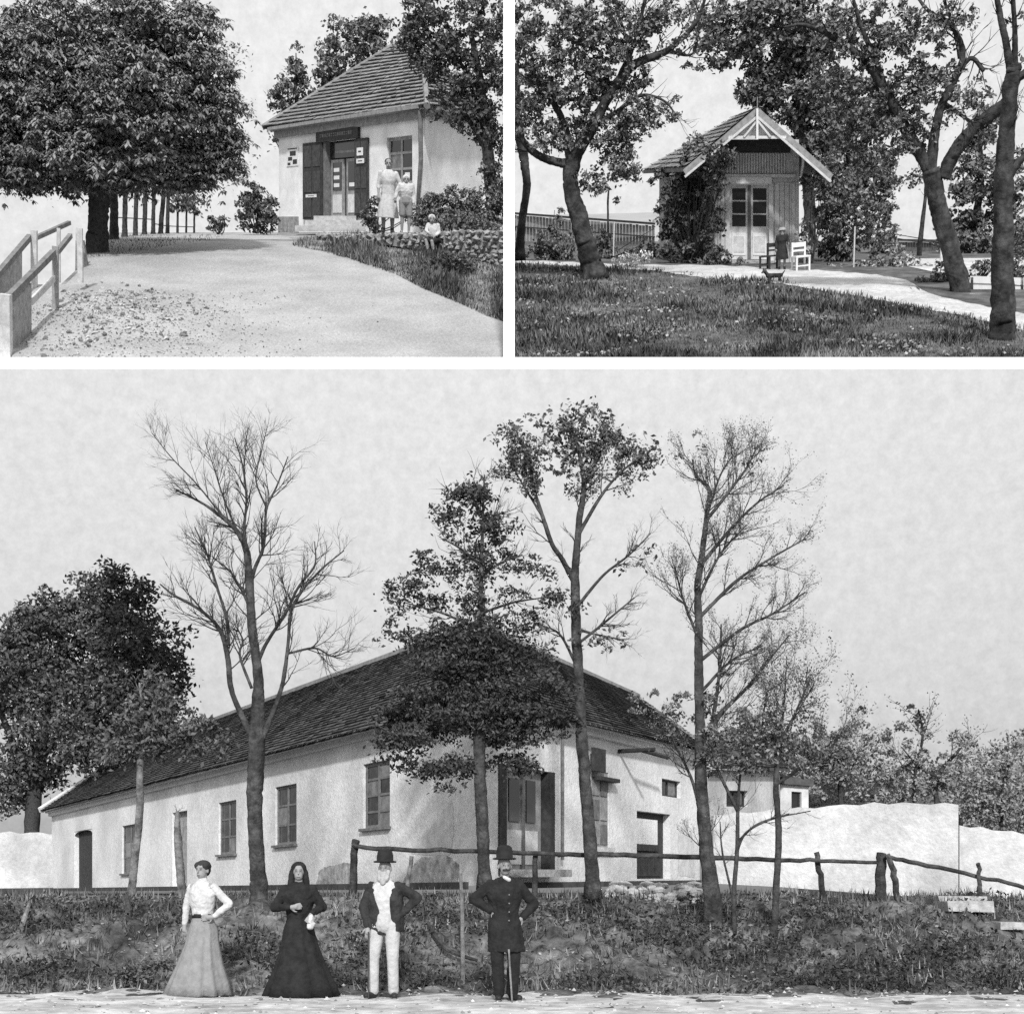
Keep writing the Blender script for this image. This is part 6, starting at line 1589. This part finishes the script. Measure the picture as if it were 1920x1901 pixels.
mb = MB(); mb.loft([(1.665, 0, 0, .135, .155), (1.68, 0, 0, .14, .16), (1.69, 0, 0, .098, .112), (1.76, 0, 0, .096, .108), (1.81, 0, 0, .085, .098), (1.835, 0, 0, .05, .06)], 28); f.part('hat', mb, M['cloth_black'])
shoes(f, J, M['leather'])
mb = MB(); mb.tube([V(.05, -.24, .62), V(.07, -.27, .3), V(.09, -.3, .01)], [.012, .012, .01], 7); cane = np.vstack(mb.v); mb.v = [np.stack([cane[:, 0] * f.kx, cane[:, 1] * f.kx, cane[:, 2] * f.k], -1) + f.p]
thing('walking_stick', mb, M['bark_pale'], 'pale walking stick standing before the long-coated man', 'walking stick', B, f.p)

# --- shop scene: woman, child at her side, seated child
f = Fig(TL, 'woman in a white frock standing in front of the shop window', 727, 438, 299, 37.6, 1.68)
J = dict(J0, elR=V(.27, .0, 1.15), wrR=V(.24, -.1, .98), hdR=V(.3, -.3, -.8))
body(f, J)
mb = MB(); torso(mb, J, 1.0, .9); mb.loft([(.36, 0, 0, .25, .22), (.6, 0, 0, .22, .19), (.9, 0, 0, .16, .13), (1.1, 0, 0, .15, .12)], 40, .07, 9); sleeve(mb, J, 'L', .065, .05, .045, .3); sleeve(mb, J, 'R', .065, .05, .045, .3)
f.part('frock', mb, M['cloth_white'], .012, None, None, 2)
mb = MB(); mb.ell(J['head'] + V(0, .035, .04), .09, .09, .085, 16, 10); mb.ell(J['head'] + V(0, .1, -.03), .05, .04, .06); f.part('hair', mb, M['hair_dark'], .01, None, None, 3)
shoes(f, J, M['leather'])
f = Fig(TL, 'boy in a pale shirt and grey knee trousers beside the woman', 760, 438, 331, 37.2, 1.62)
J = dict(J0, elL=V(-.26, .0, 1.17), wrL=V(-.3, -.05, 1.0), head=V(0, -.01, 1.53))
body(f, J, True, True, True)
mb = MB(); torso(mb, J, 1.12, .95); sleeve(mb, J, 'L', .075, .06, .05); sleeve(mb, J, 'R', .075, .06, .05); f.part('shirt', mb, M['cloth_white'], .012, None, None, 2, .02)
mb = MB(); mb.capsule(V(0, 0, 1.0), .15, V(0, 0, .92), .16)
for s_ in 'LR': mb.capsule(J['hp' + s_], .115, J['kn' + s_] + V(0, 0, .06), .095)
f.part('trousers', mb, M['cloth_grey'], .012, None, None, 3)
mb = MB(); mb.ell(J['head'] + V(0, .03, .045), .108, .115, .1, 16, 10); f.part('hair', mb, M['hair_fair'], .01, None, None, 3)
f = Fig(TL, 'small fair-haired child sitting on the low stone wall', 808, 480, 401, 35.6, 1.25)
J = dict(J0, head=V(.0, -.04, 1.1), neck=V(.02, 0, .96), chest=V(.04, 0, .82), waist=V(.05, 0, .62), hip=V(.05, 0, .5), shL=V(-.1, 0, .92), elL=V(-.16, -.1, .74), wrL=V(-.08, -.22, .66), shR=V(.18, 0, .92), elR=V(.22, -.04, .7), wrR=V(.1, -.2, .6), hdL=V(.4, -.6, -.3), hdR=V(-.5, -.6, -.3),
         hpL=V(-.03, 0, .48), knL=V(-.17, -.28, .46), anL=V(-.1, -.32, .12), toL=V(-.14, -.44, .05), hpR=V(.13, 0, .48), knR=V(.0, -.32, .44), anR=V(.06, -.34, .12), toR=V(.04, -.46, .05))
body(f, J, True, True, True)
mb = MB(); mb.loft([(.48, .05, 0, .15, .13), (.62, .05, 0, .15, .13), (.8, .04, 0, .16, .13), (.92, .04, 0, .15, .1), (.97, .03, 0, .08, .07)], 24); sleeve(mb, J, 'L', .065, .055, .04, .7); sleeve(mb, J, 'R', .065, .055, .04, .7); f.part('shirt', mb, M['cloth_white'], .012, None, None, 2, .02)
mb = MB(); mb.capsule(V(.05, 0, .52), .16, V(.05, -.02, .46), .17); mb.capsule(J['hpL'], .12, J['knL'] * .8 + J['hpL'] * .2, .1); mb.capsule(J['hpR'], .12, J['knR'] * .8 + J['hpR'] * .2, .1); mb.capsule(V(.2, 0, .5), .1, V(.34, .02, .44), .07); f.part('skirt', mb, M['cloth_dark'], .012, None, None, 3)
mb = MB(); mb.ell(J['head'] + V(0, .03, .04), .11, .115, .1, 16, 10); f.part('hair', mb, M['hair_fair'], .01, None, None, 3)
shoes(f, J, M['leather'])

# --- garden scene: child with a wide hat, two chairs
f = Fig(TR, 'child in a dark frock and wide straw hat by the summerhouse door', 1466, 506, 431, trd(506), 1.62)
J = dict(J0, head=V(0, -.03, 1.5), elR=V(.25, -.05, 1.15), wrR=V(.22, -.2, 1.05), hdR=V(.3, -.8, 0))
body(f, J, True, True, True)
mb = MB(); torso(mb, J, 1.1, .9); mb.loft([(.42, 0, 0, .26, .22), (.7, 0, 0, .22, .18), (1.0, 0, 0, .16, .13)], 30, .06, 8); sleeve(mb, J, 'L', .075, .06, .05); sleeve(mb, J, 'R', .075, .06, .05); f.part('frock', mb, M['cloth_dark'], .013, None, None, 2)
mb = MB(); mb.ell(J['head'] + V(0, .03, .03), .105, .11, .1, 16, 10); f.part('hair', mb, M['hair_dark'], .01, None, None, 3)
z = J['head'][2] + .1
mb = MB(); mb.loft([(z, 0, .03, .19, .19), (z + .012, 0, .03, .2, .2), (z + .025, 0, 0, .14, .14), (z + .1, 0, 0, .12, .12), (z + .12, 0, 0, .06, .06)], 28); f.part('hat', mb, M['wood_grey'])
shoes(f, J, M['leather'])
def chair(lab, u, v, d, k, m, yaw):
    p = rg(u, v); r = root('garden_chair', lab, 'chair', TR, p)
    c, s = math.cos(yaw), math.sin(yaw)
    def bx(name, x, y, z, hx, hy, hz):
        mb = MB(); mb.box((0, 0, 0), hx, hy, hz); q = mb.v[0] + V(x, y, z)
        mb.v = [np.stack([(q[:, 0] * c - q[:, 1] * s) * k / TR.c, (q[:, 0] * s + q[:, 1] * c) * k / TR.c, q[:, 2] * k], -1) + p]; return part(name, mb, m, r)
    for x in (-.2, .2):
        bx('leg', x, -.19, .22, .025, .025, .22); bx('leg', x, .19, .45, .025, .025, .45)
    bx('seat', 0, 0, .45, .23, .22, .025); bx('backrest', 0, .19, .82, .2, .02, .07); bx('backrest', 0, .19, .64, .2, .018, .03)
    bx('stretcher', 0, -.19, .16, .19, .018, .02); bx('stretcher', -.2, 0, .18, .018, .18, .02); bx('stretcher', .2, 0, .18, .018, .18, .02)
chair('white wooden chair standing on the bright path', 1501, 508, 40.5, .78, M['paint_white'], .35)
chair('dark wooden chair beside the child in the wide hat', 1441, 505, 41.3, .72, M['wood_dark'], -.7)

# --- little dog on the path edge
p = rg(1453, 530, .015); dg = root('dog', 'small dark scruffy dog at the path edge before the door', 'dog', TR, p)
mb = MB(); k = .30
for a, r0, b, r1 in ((V(-.45, 0, .5), .2, V(.4, .1, .46), .17), (V(-.5, -.02, .55), .15, V(-.72, -.1, .85), .12), (V(-.72, -.1, .88), .15, V(-.78, -.18, .86), .13), (V(-.8, -.2, .84), .09, V(-.92, -.34, .78), .06),
                     (V(-.66, -.02, .98), .06, V(-.62, 0, 1.1), .025), (V(-.82, -.04, .98), .06, V(-.84, -.02, 1.1), .025), (V(-.42, -.1, .4), .09, V(-.44, -.12, .05), .05), (V(-.36, .1, .4), .09, V(-.34, .1, .05), .05),
                     (V(.38, .0, .42), .13, V(.3, -.02, .28), .08), (V(.3, -.02, .28), .07, V(.42, .0, .05), .045), (V(.4, .2, .42), .13, V(.34, .2, .28), .08), (V(.34, .2, .28), .07, V(.46, .2, .05), .045), (V(.5, .1, .52), .07, V(.7, .14, .78), .035)):
    mb.capsule(a, r0, b, r1)
mb.v = [q * k / V(TR.c, TR.c, 1) + p for q in mb.v]; mb.smooth = True
o = part('body', mb, mat('dog_fur', .05, .7, 9, .9, .5, 30), dg)
md = o.modifiers.new('remesh', 'REMESH'); md.mode = 'VOXEL'; md.voxel_size = .009; md.use_smooth_shade = True
ms = o.modifiers.new('smooth', 'SMOOTH'); ms.iterations = 3
mat("board_white", .9, .02, 3, .8)

# ------------------------------------------------------------------ white boards between the three scenes
def wpt(u, v, y):
    return np.array([(u - CX) / F * y, y, EYE + (VH - v) / F * y])
dv = root('divider', 'white boards dividing the two upper scenes from each other and from the lower one', 'divider', B, wpt(954.5, 692, DIVY))
q = MB(); k = np.array([0, 1.2, .408 * 1.2])
a, b = wpt(-400, 692, DIVY), wpt(2320, 692, DIVY); c, e = wpt(2320, 670, DIVY), wpt(-400, 670, DIVY)
q.hexa([a, b, c, e, a + k, b + k, c + k, e + k]); part('board', q, M['board_white'], dv)
q = MB(); k = np.array([0, .8, .35])
a, b = wpt(944, 670.05, DIVY), wpt(965, 670.05, DIVY); c, e = wpt(965, -160, DIVY), wpt(944, -160, DIVY)
q.hexa([a, b, c, e, a + k, b + k, c + k, e + k]); part('board', q, M['board_white'], dv)
